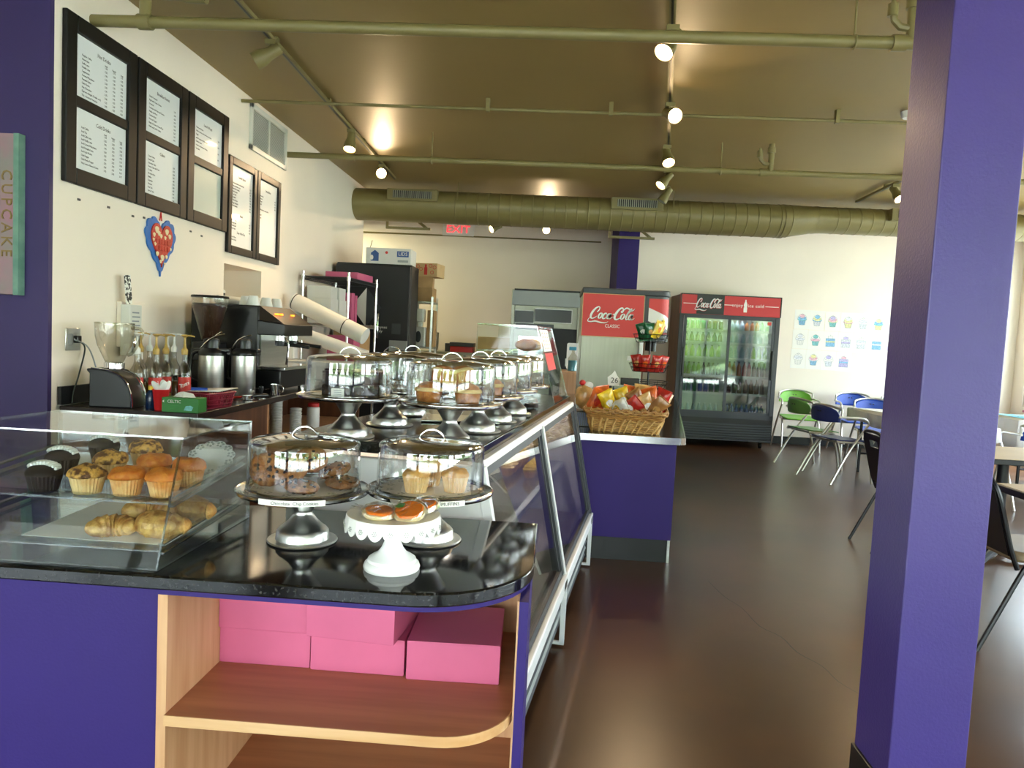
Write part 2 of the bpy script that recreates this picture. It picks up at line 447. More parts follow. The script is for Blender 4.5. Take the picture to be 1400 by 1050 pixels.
# outdoors beyond the glass (seen mirrored in the cooler doors and the domes)
mb = MB(); mb.box(-60, 60, -60, 60, -.3, -.18); struct(mb.build('ground_outside', 'pavement', smooth=0))
mb = MB(); mb.box(-60, 60, -60, -22, -.18, -.16); mb.box(24, 60, -22, 60, -.18, -.16); struct(mb.build('lawn_outside', 'grass', smooth=0))
mb = MB(); mb.box(-6.6, 7.2, -4.8, -2.8, 2.95, 3.1); struct(mb.build('sky_blocker_outside', 'window_frame', smooth=0))  # unseen slab added to hold back high sky light at the street windows
for i, (x, y, r) in enumerate([(-14, -26, 3), (-6, -28, 2.6), (1.5, -25, 2.6), (8, -27, 3), (16, -25, 3.2), (8.2, -17, 3.4), (12.2, -19, 3.6), (16.5, -18, 3.2), (27, -3, 3), (28, 9, 2.8), (27, 22, 3)]):
    o = bpy.data.objects.new('exterior_tree_%d' % (i+1), None); COL.objects.link(o); o.location = (x, y, -.2); struct(o)
    q = MB(); q.tube([(0, 0, 0), (.1, 0, 1.2), (.05, .1, 2.6)], [.22, .16, .12], 8); q.build('trunk', 'trunk', o)
    q = MB()
    for k in range(9):
        a = k*2.4; q.ball((r*.5*cos(a)*(k % 3)/2, r*.5*sin(a)*(k % 3)/2, 2.0+.33*k), (r*.62, r*.62, r*.5), 14, 10, nz=.35, seed=i*9+k, nf=2.2)
    q.build('crown', 'leaf', o)
# crack in the stained concrete
mb = MB(); q = [(.985, 4.27, .004), (1.02, 4.02, .006), (1.075, 3.86, .004), (1.10, 3.62, .006), (1.17, 3.50, .005), (1.19, 3.33, .006), (1.255, 3.20, .004), (1.27, 3.06, .004), (1.32, 2.95, .002)]
mb.ribbon(q, .004, 0, .0012, n=3); struct(mb.build('floor_crack', 'black_base', smooth=0))
# purple pillar
mb = MB(); mb.box(1.058, 1.28, 2.15, 2.385, .1, CZ); struct(mb.build('pillar', 'purple_gloss', bev=.004, smooth=0))
mb = MB(); mb.box(1.05, 1.288, 2.142, 2.393, 0, .1); struct(mb.build('baseboard_pillar', 'black_base', bev=.003, smooth=0))

# ------------------------------------------------------------------ front counter
cab = thing('counter_cabinet', 'purple front counter base with open wooden shelves under the black granite top', 'counter', (-.9, 1.75, 0))
mb = W(cab); mb.box(-2.6, -.797, 1.462, 1.482, 0, .806); mb.build('front_panel', 'purple_paint', cab, smooth=0)
mb = W(cab); mb.box(-.797, -.776, 1.458, 2.03, 0, .806); mb.build('side_panel', 'maple', cab, smooth=0)
mb = W(cab); mb.box(-.776, -.046, 2.012, 2.03, 0, .806); mb.build('back_panel', 'maple', cab, smooth=0)
mb = W(cab); mb.box(-.046, -.042, 1.552, 2.012, 0, .806); mb.build('lining_panel', 'maple', cab, smooth=0)
mb = W(cab); mb.box(-.042, -.022, 1.55, 2.03, 0, .806); mb.build('end_panel', 'purple_paint', cab, smooth=0)
mb = W(cab); mb.prism(rrect(-2.6, -.024, 1.45, 2.03, .25, 12, (1, 0, 0, 0)), .806, .82); mb.build('apron', 'purple_paint', cab)
def shelf(z):
    p = rrect(-.776, -.047, 1.452, 2.012, .155, 10, (1, 0, 0, 0))
    mb = W(cab); mb.prism(p, z-.022, z); s = mb.build('shelf', 'shelf_wood', cab)
    # edge band along the front and round the corner
    fr = [(-.776, 1.452)] + [q for q in p[:11]]
    e = W(cab)
    outer = []
    for i, q in enumerate(fr):
        a = fr[max(0, i-1)]; b = fr[min(len(fr)-1, i+1)]
        d = Vector((b[0]-a[0], b[1]-a[1])).normalized(); nn = (d.y*.003, -d.x*.003)
        outer.append((q[0]+nn[0], q[1]+nn[1]))
    pl = fr + outer[::-1]
    for i in range(len(fr)-1):
        e.prism([fr[i], outer[i], outer[i+1], fr[i+1]], z-.0225, z+.0005)
    e.build('edge_band', 'shelf_edge', s, smooth=0)
shelf(.546); shelf(.238)
top = MB(); top.prism(rrect(-2.6, -.015, 1.435, 2.06, .262, 14, (1, 0, 0, 0)), 0, .03)
o = top.build('granite_countertop', 'granite', loc=(0, 0, .82), bev=.004)
tag(o, 'glossy black granite top with rounded corner on the purple front counter', 'countertop')

def pink_box(name_label, x0, x1, y0, y1, z0, h, rz=0, group='pink bakery boxes under the counter'):
    c = ((x0+x1)/2, (y0+y1)/2, z0)
    t = thing('bakery_box', name_label, 'box', c, rz, group)
    w, d = (x1-x0)/2, (y1-y0)/2
    b = MB(); b.box(-w, w, -d, d, 0, h-.003); b.build('box_body', 'pink_card', t, bev=.0015, smooth=0)
    l = MB(); l.box(-w-.0012, w+.0012, -d-.0014, d, h-.003, h); l.box(-w-.0012, w+.0012, -d-.0014, -d-.0002, h*.03, h-.003)
    l.build('box_lid', 'pink_card', t, bev=.0008, smooth=0)
    return t
pink_box('pink bakery box at the bottom left of the upper shelf, beside the wooden side panel', -.774, -.551, 1.708, 1.96, .546, .089)
pink_box('pink bakery box topmost at the left, touching the wooden side panel', -.774, -.549, 1.70, 1.955, .6355, .089)
pink_box('pink bakery box on the shelf, middle of the bottom row', -.545, -.318, 1.702, 1.955, .546, .089)
pink_box('turned pink bakery box on top of the middle one', -.541, -.325, 1.675, 1.905, .6355, .089, R(-6))
pink_box('pink bakery box standing alone at the right end of the shelf', -.311, -.09, 1.692, 1.935, .546, .096, R(1.5))

# ------------------------------------------------------------------ acrylic pastry case
def slab(mb, quad, th, nrm=None):
    q = [Vector(p) for p in quad]
    nn = (q[1]-q[0]).cross(q[2]-q[0]).normalized()*th/2
    vs = [p-nn for p in q]+[p+nn for p in q]; k = len(q)
    mb.add(vs, [tuple(reversed(range(k))), tuple(range(k, 2*k))], 0)
    mb.add(vs, [(i, (i+1) % k, (i+1) % k+k, i+k) for i in range(k)], 1)
X0, X1 = -1.345, -.80
pc = thing('pastry_case', 'clear acrylic two-tier pastry case on the left end of the granite counter', 'display case', ((X0+X1)/2, 1.7, .85))
AC = ['acrylic', 'acrylic_edge']
mb = W(pc); slab(mb, [(X0, 1.457, .852), (X1, 1.457, .852), (X1, 1.557, 1.118), (X0, 1.557, 1.118)], .004); mb.build('front_panel', AC, pc, smooth=0)
mb = W(pc); slab(mb, [(X0, 1.555, 1.118), (X1, 1.555, 1.118), (X1, 1.925, 1.113), (X0, 1.925, 1.113)], .004); mb.build('top_panel', AC, pc, smooth=0)
for x in (X0+.003, X1-.003):
    mb = W(pc); slab(mb, [(x, 1.46, .852), (x, 1.925, .852), (x, 1.925, 1.112), (x, 1.557, 1.116)], .005); mb.build('side_panel', AC, pc, smooth=0)
mb = W(pc); slab(mb, [(X0+.006, 1.463, .853), (X1-.006, 1.463, .853), (X1-.006, 1.922, .853), (X0+.006, 1.922, .853)], .003); mb.build('bottom_panel', AC, pc, smooth=0)
xm = (X0+X1)/2
for a, b, y in ((X0+.008, xm+.01, 1.918), (xm-.01, X1-.008, 1.923)):
    mb = W(pc); slab(mb, [(a, y, .86), (b, y, .86), (b, y, 1.105), (a, y, 1.105)], .003); d = mb.build('rear_door', AC, pc, smooth=0)
    k = W(pc); k.cb(((a+b)/2, y+.006, 1.0), (.02, .01, .05)); k.build('pull', 'acrylic_edge', d, bev=.002)
TR = [(.884, 1.492, 1.90, .02), (.978, 1.528, 1.90, .03)]
def trayz(k, y): z, y0, y1, rise = TR[k]; return z+rise*(y-y0)/(y1-y0)
for k, (z, y0, y1, rise) in enumerate(TR):
    mb = W(pc); z1 = z+rise
    slab(mb, [(X0+.012, y0, z-.002), (X1-.012, y0, z-.002), (X1-.012, y1, z1-.002), (X0+.012, y1, z1-.002)], .003)
    slab(mb, [(X0+.012, y0, z), (X1-.012, y0, z), (X1-.012, y0-.004, z+.014), (X0+.012, y0-.004, z+.014)], .003)
    mb.build('tray', AC, pc, smooth=0)
    for x, s in ((X0+.005, 1), (X1-.005, -1)):
        for dz in (-.008, .012):
            r = W(pc); a, b = (x, x+s*.012) if s > 0 else (x+s*.012, x)
            r.add([(a, y0, z+dz), (b, y0, z+dz), (b, y1, z1+dz), (a, y1, z1+dz), (a, y0, z+dz+.004), (b, y0, z+dz+.004), (b, y1, z1+dz+.004), (a, y1, z1+dz+.004)],
                  [(0,3,2,1),(4,5,6,7),(0,1,5,4),(1,2,6,5),(2,3,7,6),(3,0,4,7)])
            r.build('tray_rail', 'acrylic_edge', pc, smooth=0)

def muffin(label, x, y, z, r=.036, h=.04, liner='liner_orange', top='pumpkin', crown=.025, spread=1.1, swirl=False, group=None, cat='muffin', nz=.34, rz=0, name='muffin'):
    t = thing(name, label, cat, (x, y, z), rz, group)
    def wob(a, zz): return 1+.035*(1 if int(a/(2*pi)*56+.5) % 2 else -1)
    l = MB(); l.lathe([(r*.72, 0), (r*.74, .001), (r*.99, h), (r*.965, h), (r*.9, h-.004)], 56, wob=wob, cap=True); l.build('paper_liner', liner, t, smooth=0)
    c = MB(); prof = []
    for k in range(9):
        a = pi/2*k/8; prof.append((r*spread*cos(a)**.8, h+crown*sin(a)))
    prof = [(r*.9, h-.004), (r*1.02, h-.002)]+prof
    c.lathe(prof, 28)
    sd = random.random()*50
    for i, v in enumerate(c.v):
        d = noise.noise(Vector((v.x*42+sd, v.y*42, v.z*42)))+.5*noise.noise(Vector((v.x*95+sd, v.y*95, v.z*95)))
        f = 1+nz*d*(.35 if v.z < h+.001 else 1)
        c.v[i] = Vector((v.x*(1+(f-1)*.35), v.y*(1+(f-1)*.35), h+(v.z-h)*f if v.z > h else v.z))
    c.build('muffin_top', top, t, smooth=60)
    if swirl:
        w = MB(); P = []
        for k in range(80):
            u = -1+2*k/79; P.append((r*.95*u, .010*sin(k*.8), h+crown*sqrt(max(0, 1-u*u*.85))+.004+.003*cos(k*.8)))
        w.tube(P, .0034, 7); w.build('icing_squiggle', 'icing_white', t)
    return t
def MZ(x, y): return (x, y, trayz(1, y)+.0005)
SH = 1.055
ml = [('pumpkin muffin at the front of the upper tray, second from the right end', -.853, 1.577, 'pumpkin', 'liner_orange', 0, .036),
      ('pumpkin muffin at the front of the upper tray, next to a crumb muffin', -.936, 1.573, 'pumpkin', 'liner_orange', 0, .036),
      ('chocolate-flecked crumb muffin at the front of the upper tray', -1.025, 1.568, 'streusel', 'liner_pale', 0, .037),
      ('pumpkin muffin behind two others on the upper tray', -.935, 1.685, 'pumpkin', 'liner_orange', 0, .036),
      ('pumpkin muffin at the right end of the upper tray beside the paper doily', -.842, 1.668, 'pumpkin', 'liner_orange', 0, .035),
      ('dark crumb muffin in the second row of the upper tray', -1.045, 1.685, 'streusel', 'liner_pale', 0, .036),
      ('pale crumb muffin at the very back of the upper tray', -1.022, 1.80, 'streusel', 'liner_pale', 0, .037)]
for lab, x, y, tp, ln, sw, r in ml:
    muffin(lab, *MZ(x, y), r=r, top=tp, liner=ln, rz=random.random()*6)
for lab, x, y in (('chocolate cupcake with white icing squiggle at the front left of the upper tray', -1.125, 1.567),
                  ('chocolate cupcake with white icing squiggle in the middle of its row of three', -1.175, 1.70),
                  ('chocolate cupcake with white icing squiggle at the back of the upper tray', -1.155, 1.835)):
    muffin(lab, *MZ(x, y), r=.037, h=.038, top='choc', liner='liner_dark', swirl=True, nz=.05, spread=1.02, crown=.02, cat='cupcake', name='cupcake')
def doily(label, loc, r, rot, th=.0008, group=None):
    b = MB(); n = 96
    ring = lambda rr, z, sc: [(rr*(1+sc*abs(sin(6*2*pi*k/n)))*cos(2*pi*k/n), rr*(1+sc*abs(sin(6*2*pi*k/n)))*sin(2*pi*k/n), z) for k in range(n)]
    b.loft([ring(.001, 0, 0), ring(r*.7, 0, 0), ring(r, 0, .10), ring(r, th, .10), ring(r*.7, th, 0), ring(.001, th, 0)], cap=False)
    for k in range(12):                                   # punched rosettes along the border
        a = 2*pi*(k+.5)/12
        for q in range(5):
            aa = 2*pi*q/5; b.lathe([(.0035, 0), (.0035, .0002)], 8, 1, T(r*.9*cos(a)+.007*cos(aa), r*.9*sin(a)+.007*sin(aa), th))
    o = b.build('paper_doily', ['paper_plain', 'vent_grey'], loc=loc); o.rotation_euler = rot
    return tag(o, label, 'doily', group)
doily('white lace paper doily at the back of the upper tray by the muffins', (-.865, 1.825, .999+.028), .055, (R(38), 0, R(8)))
mb = MB(); mb.prism([(-.16, -.16), (.17, -.165), (.175, .15), (.1, .17), (-.15, .165)], 0, .0012)
tag(mb.build('wax_paper', 'paper_plain', loc=(-.99, 1.69, trayz(0, 1.69)-.0002)), 'sheet of white wax paper lining the lower tray under the croissants', 'paper').rotation_euler = (R(2.6), 0, 0)
def croissant(label, x, y, z, rz, s=1.0, tilt=0):
    b = MB(); rings = []
    n = 56
    for k in range(n+1):
        u = -1+2*k/n; a = u*1.15
        c = Vector((.055*sin(a), -.055*(1-cos(a))*1.1, 0))
        rad = (.031*(1-abs(u)**2.2)**.62+.0045)*(1+.19*((k*7/n) % 1 - .5))
        d = Vector((cos(a), -sin(a), 0)); nn = Vector((sin(a), cos(a), 0))
        rings.append([c+nn*cos(t)*rad+Vector((0, 0, 1))*(sin(t)*rad*.80+.025) for t in [2*pi*q/16 for q in range(16)]])
    b.loft(rings)
    for i, v in enumerate(b.v):
        b.v[i] = Vector((v.x*s, v.y*s, max(0, v.z*s)))
    o = b.build('croissant', 'croissant', loc=(x, y, z), rz=rz, smooth=24)
    return tag(o, label, 'croissant')
def LZ(y): return trayz(0, y)+.001
croissant('plump croissant at the front left of the lower tray, apart from the pile', -.963, 1.565, LZ(1.565), .5, .88)
croissant('large croissant at the front right of the lower tray', -.862, 1.575, LZ(1.58), 2.9, 1.08)
croissant('croissant in the second row of the lower tray, behind the left one', -.945, 1.69, LZ(1.69), .3, 1.0)
croissant('croissant at the back right of the lower tray by the side panel', -.853, 1.715, LZ(1.715), 2.4, 1.02)

# ------------------------------------------------------------------ cake stands and domes
def make_stand(label, loc, group='steel cake stands'):
    t = thing('cake_stand', label, 'cake stand', loc, 0, group)
    f = MB(); f.lathe([(.02, 0), (.082, 0), (.085, .003), (.083, .006), (.065, .007), (.063, .026), (.057, .033), (.050, .038), (.035, .052), (.0245, .066), (.022, .072), (.0245, .080), (.036, .098), (.050, .1205), (.045, .1215)], 48); f.build('pedestal', 'steel', t)
    p = MB(); p.lathe([(.05, .1205), (.15, .1215), (.158, .123), (.161, .127), (.161, .133), (.157, .135), (.152, .1325), (.02, .1315)], 72); p.build('plate', 'steel_bright', t)
    return t
def make_dome(label, loc, r=.135, h=.128, group='clear cake domes'):
    t = thing('cake_dome', label, 'cake dome', loc, 0, group)
    d = MB(); prof = [(r, 0), (r*1.005, .002), (r*.985, h*.80), (r*.975, h*.86), (r*.955, h*.885)]
    d.lathe(prof, 96, cap=False); d.build('cover', 'dome', t, smooth=60)
    d = MB(); d.lathe([(r*.955, h*.885), (r*.93, h*.905), (r*.86, h*.93), (r*.5, h*.985), (.004, h)], 96, cap=False); d.build('lid_top', 'dome_top', t, smooth=60)
    e = MB(); e.tube([(r*1.003*cos(a), r*1.003*sin(a), .002) for a in [2*pi*k/72 for k in range(72)]], .0022, 6, closed=True); e.build('rim', 'acrylic_edge', t)
    hd = MB(); P = [(-.033, 0, h*.965), (-.028, 0, h+.007), (-.014, 0, h+.018), (0, 0, h+.021), (.014, 0, h+.018), (.028, 0, h+.007), (.033, 0, h*.965)]
    P = catmull(P, 4); n = len(P)
    hd.loft([[(p.x, -.006, p.z-.0013), (p.x, .006, p.z-.0013), (p.x, .006, p.z+.0013), (p.x, -.006, p.z+.0013)] for p in P]); hd.build('handle', 'chrome', t)
    return t
def curved_words(root, words, r, z, h, a0, m='ink'):
    s = MB(); n = 24; span = .95
    rr = r+.0012
    A = [a0-span/2+span*k/n for k in range(n+1)]
    s.loft([[(r*cos(a), r*sin(a), z-h/2), (rr*cos(a), rr*sin(a), z-h/2), (rr*cos(a), rr*sin(a), z+h/2), (r*cos(a), r*sin(a), z+h/2)] for a in A])
    st = s.build('label_strip', 'paper_plain', root)
    for w, da, sz in words:
        a = a0+da
        text('lettering', w, sz, st, ((rr+.0006)*cos(a), (rr+.0006)*sin(a), z), (pi/2, 0, a+pi/2), m, extrude=.0003)
s1 = make_stand('steel cake stand with the chocolate chip cookie label, left on the front counter', (-.592, 1.75, .85))
curved_words(s1, [('Chocolate', -.14, .0105), ('Chip', .09, .0105), ('Cookies', .27, .0105)], .1615, .129, .013, -pi/2+.15)
s2 = make_stand('steel cake stand with the coconut muffin label, right on the front counter', (-.292, 1.828, .85))
curved_words(s2, [('COCONUT', -.10, .0115), ('MUFFINS', .24, .0115)], .1615, .129, .013, -pi/2+.22)
make_dome('clear cake dome over the chocolate chip cookies', (-.592, 1.75, .9845))
d2 = make_dome('clear cake dome over the coconut muffins on the front counter', (-.292, 1.828, .9845))
doily('round white paper doily under the chocolate chip cookies', (-.592, 1.75, .983), .115, (0, 0, .2), group=None)
doily('round white paper doily under the coconut muffins', (-.292, 1.828, .983), .115, (0, 0, .2))
def cookie(label, x, y, z, rot, seed, r=.042):
    t = thing('cookie', label, 'cookie', (x, y, z), 0, 'chocolate chip cookies under the dome'); t.rotation_euler = rot
    b = MB(); b.ball((0, 0, .0), (r, r, .013), 26, 10, nz=.10, seed=seed, nf=2.2); b.build('cookie_body', 'cookie', t, smooth=60)
    c = MB(); rnd = random.Random(seed)
    for k in range(16):
        a = rnd.random()*6.28; q = r*.85*sqrt(rnd.random()); zz = .0125*sqrt(max(0, 1-(q/r)**2))
        for sgn in (1, -1):
            c.ball((q*cos(a), q*sin(a), zz*sgn), (.0045, .0045, .003), 8, 5)
    tag(c.build('chocolate_chips', 'choc', t), kind='stuff')
Zp = .9985
for i, (lab, x, y, z, rot) in enumerate([
    ('chocolate chip cookie leaning upright at the left of the pile', -.672, 1.715, Zp+.03, (R(70), 0, R(30))),
    ('chocolate chip cookie lying flat at the front of the pile, facing the counter edge', -.575, 1.682, Zp+.001, (R(4), R(5), 0)),
    ('chocolate chip cookie leaning behind the flat front one', -.618, 1.735, Zp+.026, (R(55), 0, R(-20))),
    ('chocolate chip cookie lying at the right edge of the plate', -.498, 1.755, Zp+.001, (R(3), R(-4), 1)),
    ('chocolate chip cookie on top of the pile', -.585, 1.775, Zp+.050, (R(38), 0, R(12))),
    ('chocolate chip cookie at the back right of the pile', -.54, 1.825, Zp+.016, (R(20), 0, R(-40))),
    ('chocolate chip cookie at the back left of the pile', -.665, 1.82, Zp+.012, (R(14), R(8), R(50))),
    ('chocolate chip cookie at the very back of the pile', -.60, 1.85, Zp+.014, (R(-15), 0, 0))]):
    cookie(lab, x, y, z, rot, i+1)
for lab, x, y, rz in (('coconut muffin in front of the other two under the right dome', -.318, 1.768, 0), ('coconut muffin at the back under the right dome', -.30, 1.856, 1), ('coconut muffin at the right under the right dome', -.226, 1.80, 2)):
    muffin(lab, x, y, Zp-.014, r=.034, h=.042, liner='liner_pale', top='golden', crown=.02, spread=1.0, rz=rz)

# white scalloped plate with wrapped cookies
ws = thing('scalloped_cake_stand', 'white scalloped cake plate on a turned pedestal at the counter front', 'cake stand', (-.332, 1.585, .85))
b = MB(); b.lathe([(.02, 0), (.061, 0), (.063, .006), (.060, .014), (.054, .018), (.053, .024), (.046, .029), (.033, .036), (.024, .048), (.018, .062), (.013, .074), (.013, .112), (.02, .118), (.016, .119)], 48); b.build('pedestal', 'white_enamel', ws)
b = MB(); b.lathe([(.015, .117), (.100, .1185), (.1025, .1215), (.1015, .124), (.097, .1225), (.01, .1205)], 72); b.build('plate', 'white_enamel', ws)
b = MB(); n = 20*12
def skr(rr, zf): return [(rr*cos(2*pi*k/n), rr*sin(2*pi*k/n), zf(k)) for k in range(n)]
low = lambda k: .102-.015*abs(sin(pi*(k % 12)/12))**.7
b.loft([skr(.1015, lambda k: .1225), skr(.1045, low), skr(.1065, low), skr(.1035, lambda k: .1228)], loop=True)
sk = b.build('skirt', 'white_enamel', ws, smooth=50)
b = MB()
for k in range(20):
    a = 2*pi*(k+.5)/20
    for q in range(7):
        rr, aa = (0, 0) if q == 0 else (.0042, 2*pi*q/6)
        da = rr*cos(aa)/.105; zz = .1035+rr*sin(aa)
        rad = .1038+(.1225-zz)*.14+.0022
        p = Vector((rad*cos(a+da), rad*sin(a+da), zz)); d = Vector((cos(a+da), sin(a+da), 0))
        b.cyl(p-d*.001, p+d*.0003, .0013, 6)
b.build('punched_flowers', 'vent_grey', sk)
def iced(label, x, y, z, rot, leaf=False):
    t = thing('iced_cookie', label, 'cookie', (x, y, z), 0); t.rotation_euler = rot
    b = MB(); b.lathe([(.001, 0), (.034, 0), (.0365, .004), (.0355, .009), (.03, .010), (.001, .010)], 36); b.build('cookie_base', 'cookie_pale', t)
    b = MB(); b.lathe([(.03, .0095), (.0315, .0115), (.029, .0145), (.018, .0155), (.001, .0158)], 30, wob=lambda a, z: 1+.03*sin(5*a)); ic = b.build('orange_icing', 'orange_icing', t)
    if leaf:
        b = MB(); b.prism([(-.03, .012), (-.02, .021), (-.008, .018), (-.012, .008), (-.022, .006)], .0155, .0175); b.build('icing_leaf', 'leaf_green', t)
    b = MB(); rings = []
    rnd = random.Random(int(x*1000))
    for j, (r_, z_) in enumerate(((.039, -.0015), (.041, .004), (.039, .013), (.034, .0185), (.02, .020), (.002, .0205))):
        rings.append([(r_*(1+.05*rnd.uniform(-1, 1))*cos(2*pi*k/22), r_*(1+.05*rnd.uniform(-1, 1))*sin(2*pi*k/22), z_+.0016*rnd.uniform(-1, 1)) for k in range(22)])
    b.loft(rings, cap=False)
    for k in range(5):                                    # twisted tail of the wrapper
        a = 2.5+.12*k; b.poly([(.036*cos(a), .036*sin(a), .006), (.066*cos(a+.1), .066*sin(a+.1), .004+.006*(k % 2)), (.064*cos(a+.25), .064*sin(a+.25), .012), (.037*cos(a+.2), .037*sin(a+.2), .012)])
    b.build('wrapper', 'wrap', t, smooth=0)
iced('wrapped cookie with orange icing lying flat at the left of the white plate', -.358, 1.555, .975, (R(6), R(4), 0))
iced('wrapped cookie with orange icing and green leaf, tilted at the centre of the plate', -.292, 1.563, .980, (R(22), R(-8), R(10)), True)
iced('wrapped cookie with orange icing behind the leafed one', -.272, 1.62, .979, (R(14), R(-5), R(-30)))
# ------------------------------------------------------------------ refrigerated bakery case (runs away from the front counter)
CA = -R(8.4)
case = thing('bakery_case', 'white refrigerated bakery case with slanted sliding glass, topped with cake domes', 'display case', (-.06, 2.12, 0), CA)
CM = Matrix.Translation((-.06, 2.12, 0)) @ Matrix.Rotation(CA, 4, 'Z')
def cw(x, y, z): return CM @ Vector((x, y, z))
LEN = 2.30; DEP = -.76
def fx(z): return -.005-.135*(z-.33)/.65               # front plane of the sloping glass
m = MB(); m.prism([(DEP, .06), (-.03, .06), (0, .30), (0, .33), (fx(.985), .985), (DEP, .985)], 0, .03, t=Matrix(((1,0,0,0),(0,0,1,0),(0,1,0,0),(0,0,0,1)))); m.build('end_panel', 'case_white', case, bev=.003, smooth=0)
m = MB(); m.prism([(DEP, .06), (-.03, .06), (0, .30), (0, .33), (fx(.985), .985), (DEP, .985)], LEN-.03, LEN, t=Matrix(((1,0,0,0),(0,0,1,0),(0,1,0,0),(0,0,0,1)))); m.build('end_panel', 'case_white', case, bev=.003, smooth=0)
m = MB(); m.box(DEP, DEP+.02, .03, LEN-.03, .06, .985); m.build('back_panel', 'case_inner', case, smooth=0)
m = MB(); m.box(DEP+.02, -.06, .03, LEN-.03, .30, .335); m.build('deck', 'case_inner', case, smooth=0)
m = MB(); m.box(DEP+.02, -.035, .03, LEN-.03, .06, .30); m.build('base_box', 'case_grey', case, smooth=0)
for k in range(5):
    z = .075+.042*k
    m = MB(); m.add([(-.035, .02, z), (-.012+.003*k, .02, z+.004), (-.012+.003*k, LEN-.02, z+.004), (-.035, LEN-.02, z), (-.035, .02, z+.034), (-.02+.003*k, .02, z+.03), (-.02+.003*k, LEN-.02, z+.03), (-.035, LEN-.02, z+.034)],
          [(0,3,2,1),(4,5,6,7),(0,1,5,4),(1,2,6,5),(2,3,7,6),(3,0,4,7)]); m.build('louvre_slat', 'panel_grey' if k % 2 else 'case_grey', case, smooth=0)
m = MB(); m.prism([(DEP-.01, 0), (-.155, 0), (-.155, LEN), (DEP-.01, LEN)], 1.0, 1.035); m.build('case_top', 'granite_case', case, bev=.004)
m = MB(); m.add([(fx(.985)-.02, 0, .978), (fx(.978)+.012, 0, .978), (fx(.978)+.012, LEN, .978), (fx(.985)-.02, LEN, .978), (fx(.985)-.02, 0, 1.0), (fx(1.0)+.008, 0, 1.0), (fx(1.0)+.008, LEN, 1.0), (fx(.985)-.02, LEN, 1.0)],
      [(0,3,2,1),(4,5,6,7),(0,1,5,4),(1,2,6,5),(2,3,7,6),(3,0,4,7)]); m.build('top_rail', 'case_white', case, bev=.002, smooth=0)
MID = 1.10
def gp(y, z, o=0): return (fx(z)+o, y, z)
def bar(mb, y0, z0, y1, z1, w, d, o=0.0, mi=0):
    """a bar lying in the glass plane from (y0,z0) to (y1,z1), w wide, d deep"""
    a = Vector(gp(y0, z0, o)); b = Vector(gp(y1, z1, o)); dd = (b-a).normalized()
    nn = Vector((.65, 0, .135)).normalized(); s = dd.cross(nn).normalized()
    vs = [a-s*w/2-nn*d/2, a+s*w/2-nn*d/2, a+s*w/2+nn*d/2, a-s*w/2+nn*d/2, b-s*w/2-nn*d/2, b+s*w/2-nn*d/2, b+s*w/2+nn*d/2, b-s*w/2+nn*d/2]
    mb.add(vs, [(0,3,2,1),(4,5,6,7),(0,1,5,4),(1,2,6,5),(2,3,7,6),(3,0,4,7)], mi)
for a, b in ((.03, MID-.012), (MID+.012, LEN-.02)):
    f = MB()
    bar(f, a+.012, .34, a+.012, .975, .024, .02); bar(f, b-.02, .34, b-.02, .975, .04, .026); bar(f, a, .352, b, .352, .024, .02); bar(f, a, .963, b, .963, .024, .02)
    bar(f, b-.055, .34, b-.055, .975, .012, .03, -.012)
    fr = f.build('glass_door', 'dark_grey', case, smooth=0)
    g = MB(); slab(g, [gp(a+.02, .36), gp(b-.03, .36), gp(b-.03, .955), gp(a+.02, .955)], .005); g.build('glass_pane', ['case_glass', 'acrylic_edge'], fr, smooth=0)
f = MB(); bar(f, MID, .32, MID, .985, .022, .03, .004); f.build('mullion', 'case_white', case, bev=.002, smooth=0)
f = MB(); bar(f, .012, .32, .012, .985, .03, .03, .004); f.build('corner_post', 'case_white', case, bev=.002, smooth=0)
f = MB(); bar(f, LEN-.01, .32, LEN-.01, .985, .022, .03, .004); f.build('corner_post', 'dark_grey', case, bev=.002, smooth=0)
for a, b in ((0.0, MID+.01), (MID+.02, LEN+.01)):          # white bumper, a dark finger slot and an end strip to the floor
    m = MB(); m.box(-.002, .022, a, b, .275, .335); bp = m.build('bumper_rail', 'case_white', case, bev=.005)
    m = MB(); m.box(.0205, .0232, b-.11, b-.03, .288, .322); m.build('finger_slot', 'black_plastic', bp, bev=.004)
    m = MB(); m.box(-.002, .02, b-.014, b, .01, .275); m.box(-.04, .02, b-.014, b, .01, .024); m.build('end_strip', 'case_white', case, smooth=0)
sh = MB(); slab(sh, [(DEP+.03, .05, .64), (-.17, .05, .64), (-.17, LEN-.05, .64), (DEP+.03, LEN-.05, .64)], .006); sh.build('glass_shelf', ['acrylic', 'acrylic_edge'], case, smooth=0)
m = MB(); m.box(-.20, -.17, .06, LEN-.06, .615, .637); m.build('shelf_rail', 'case_white', case, smooth=0)
m = MB(); m.box(-.30, -.27, .06, LEN-.06, .955, .975); m.build('case_light', 'case_tube', case, smooth=0)

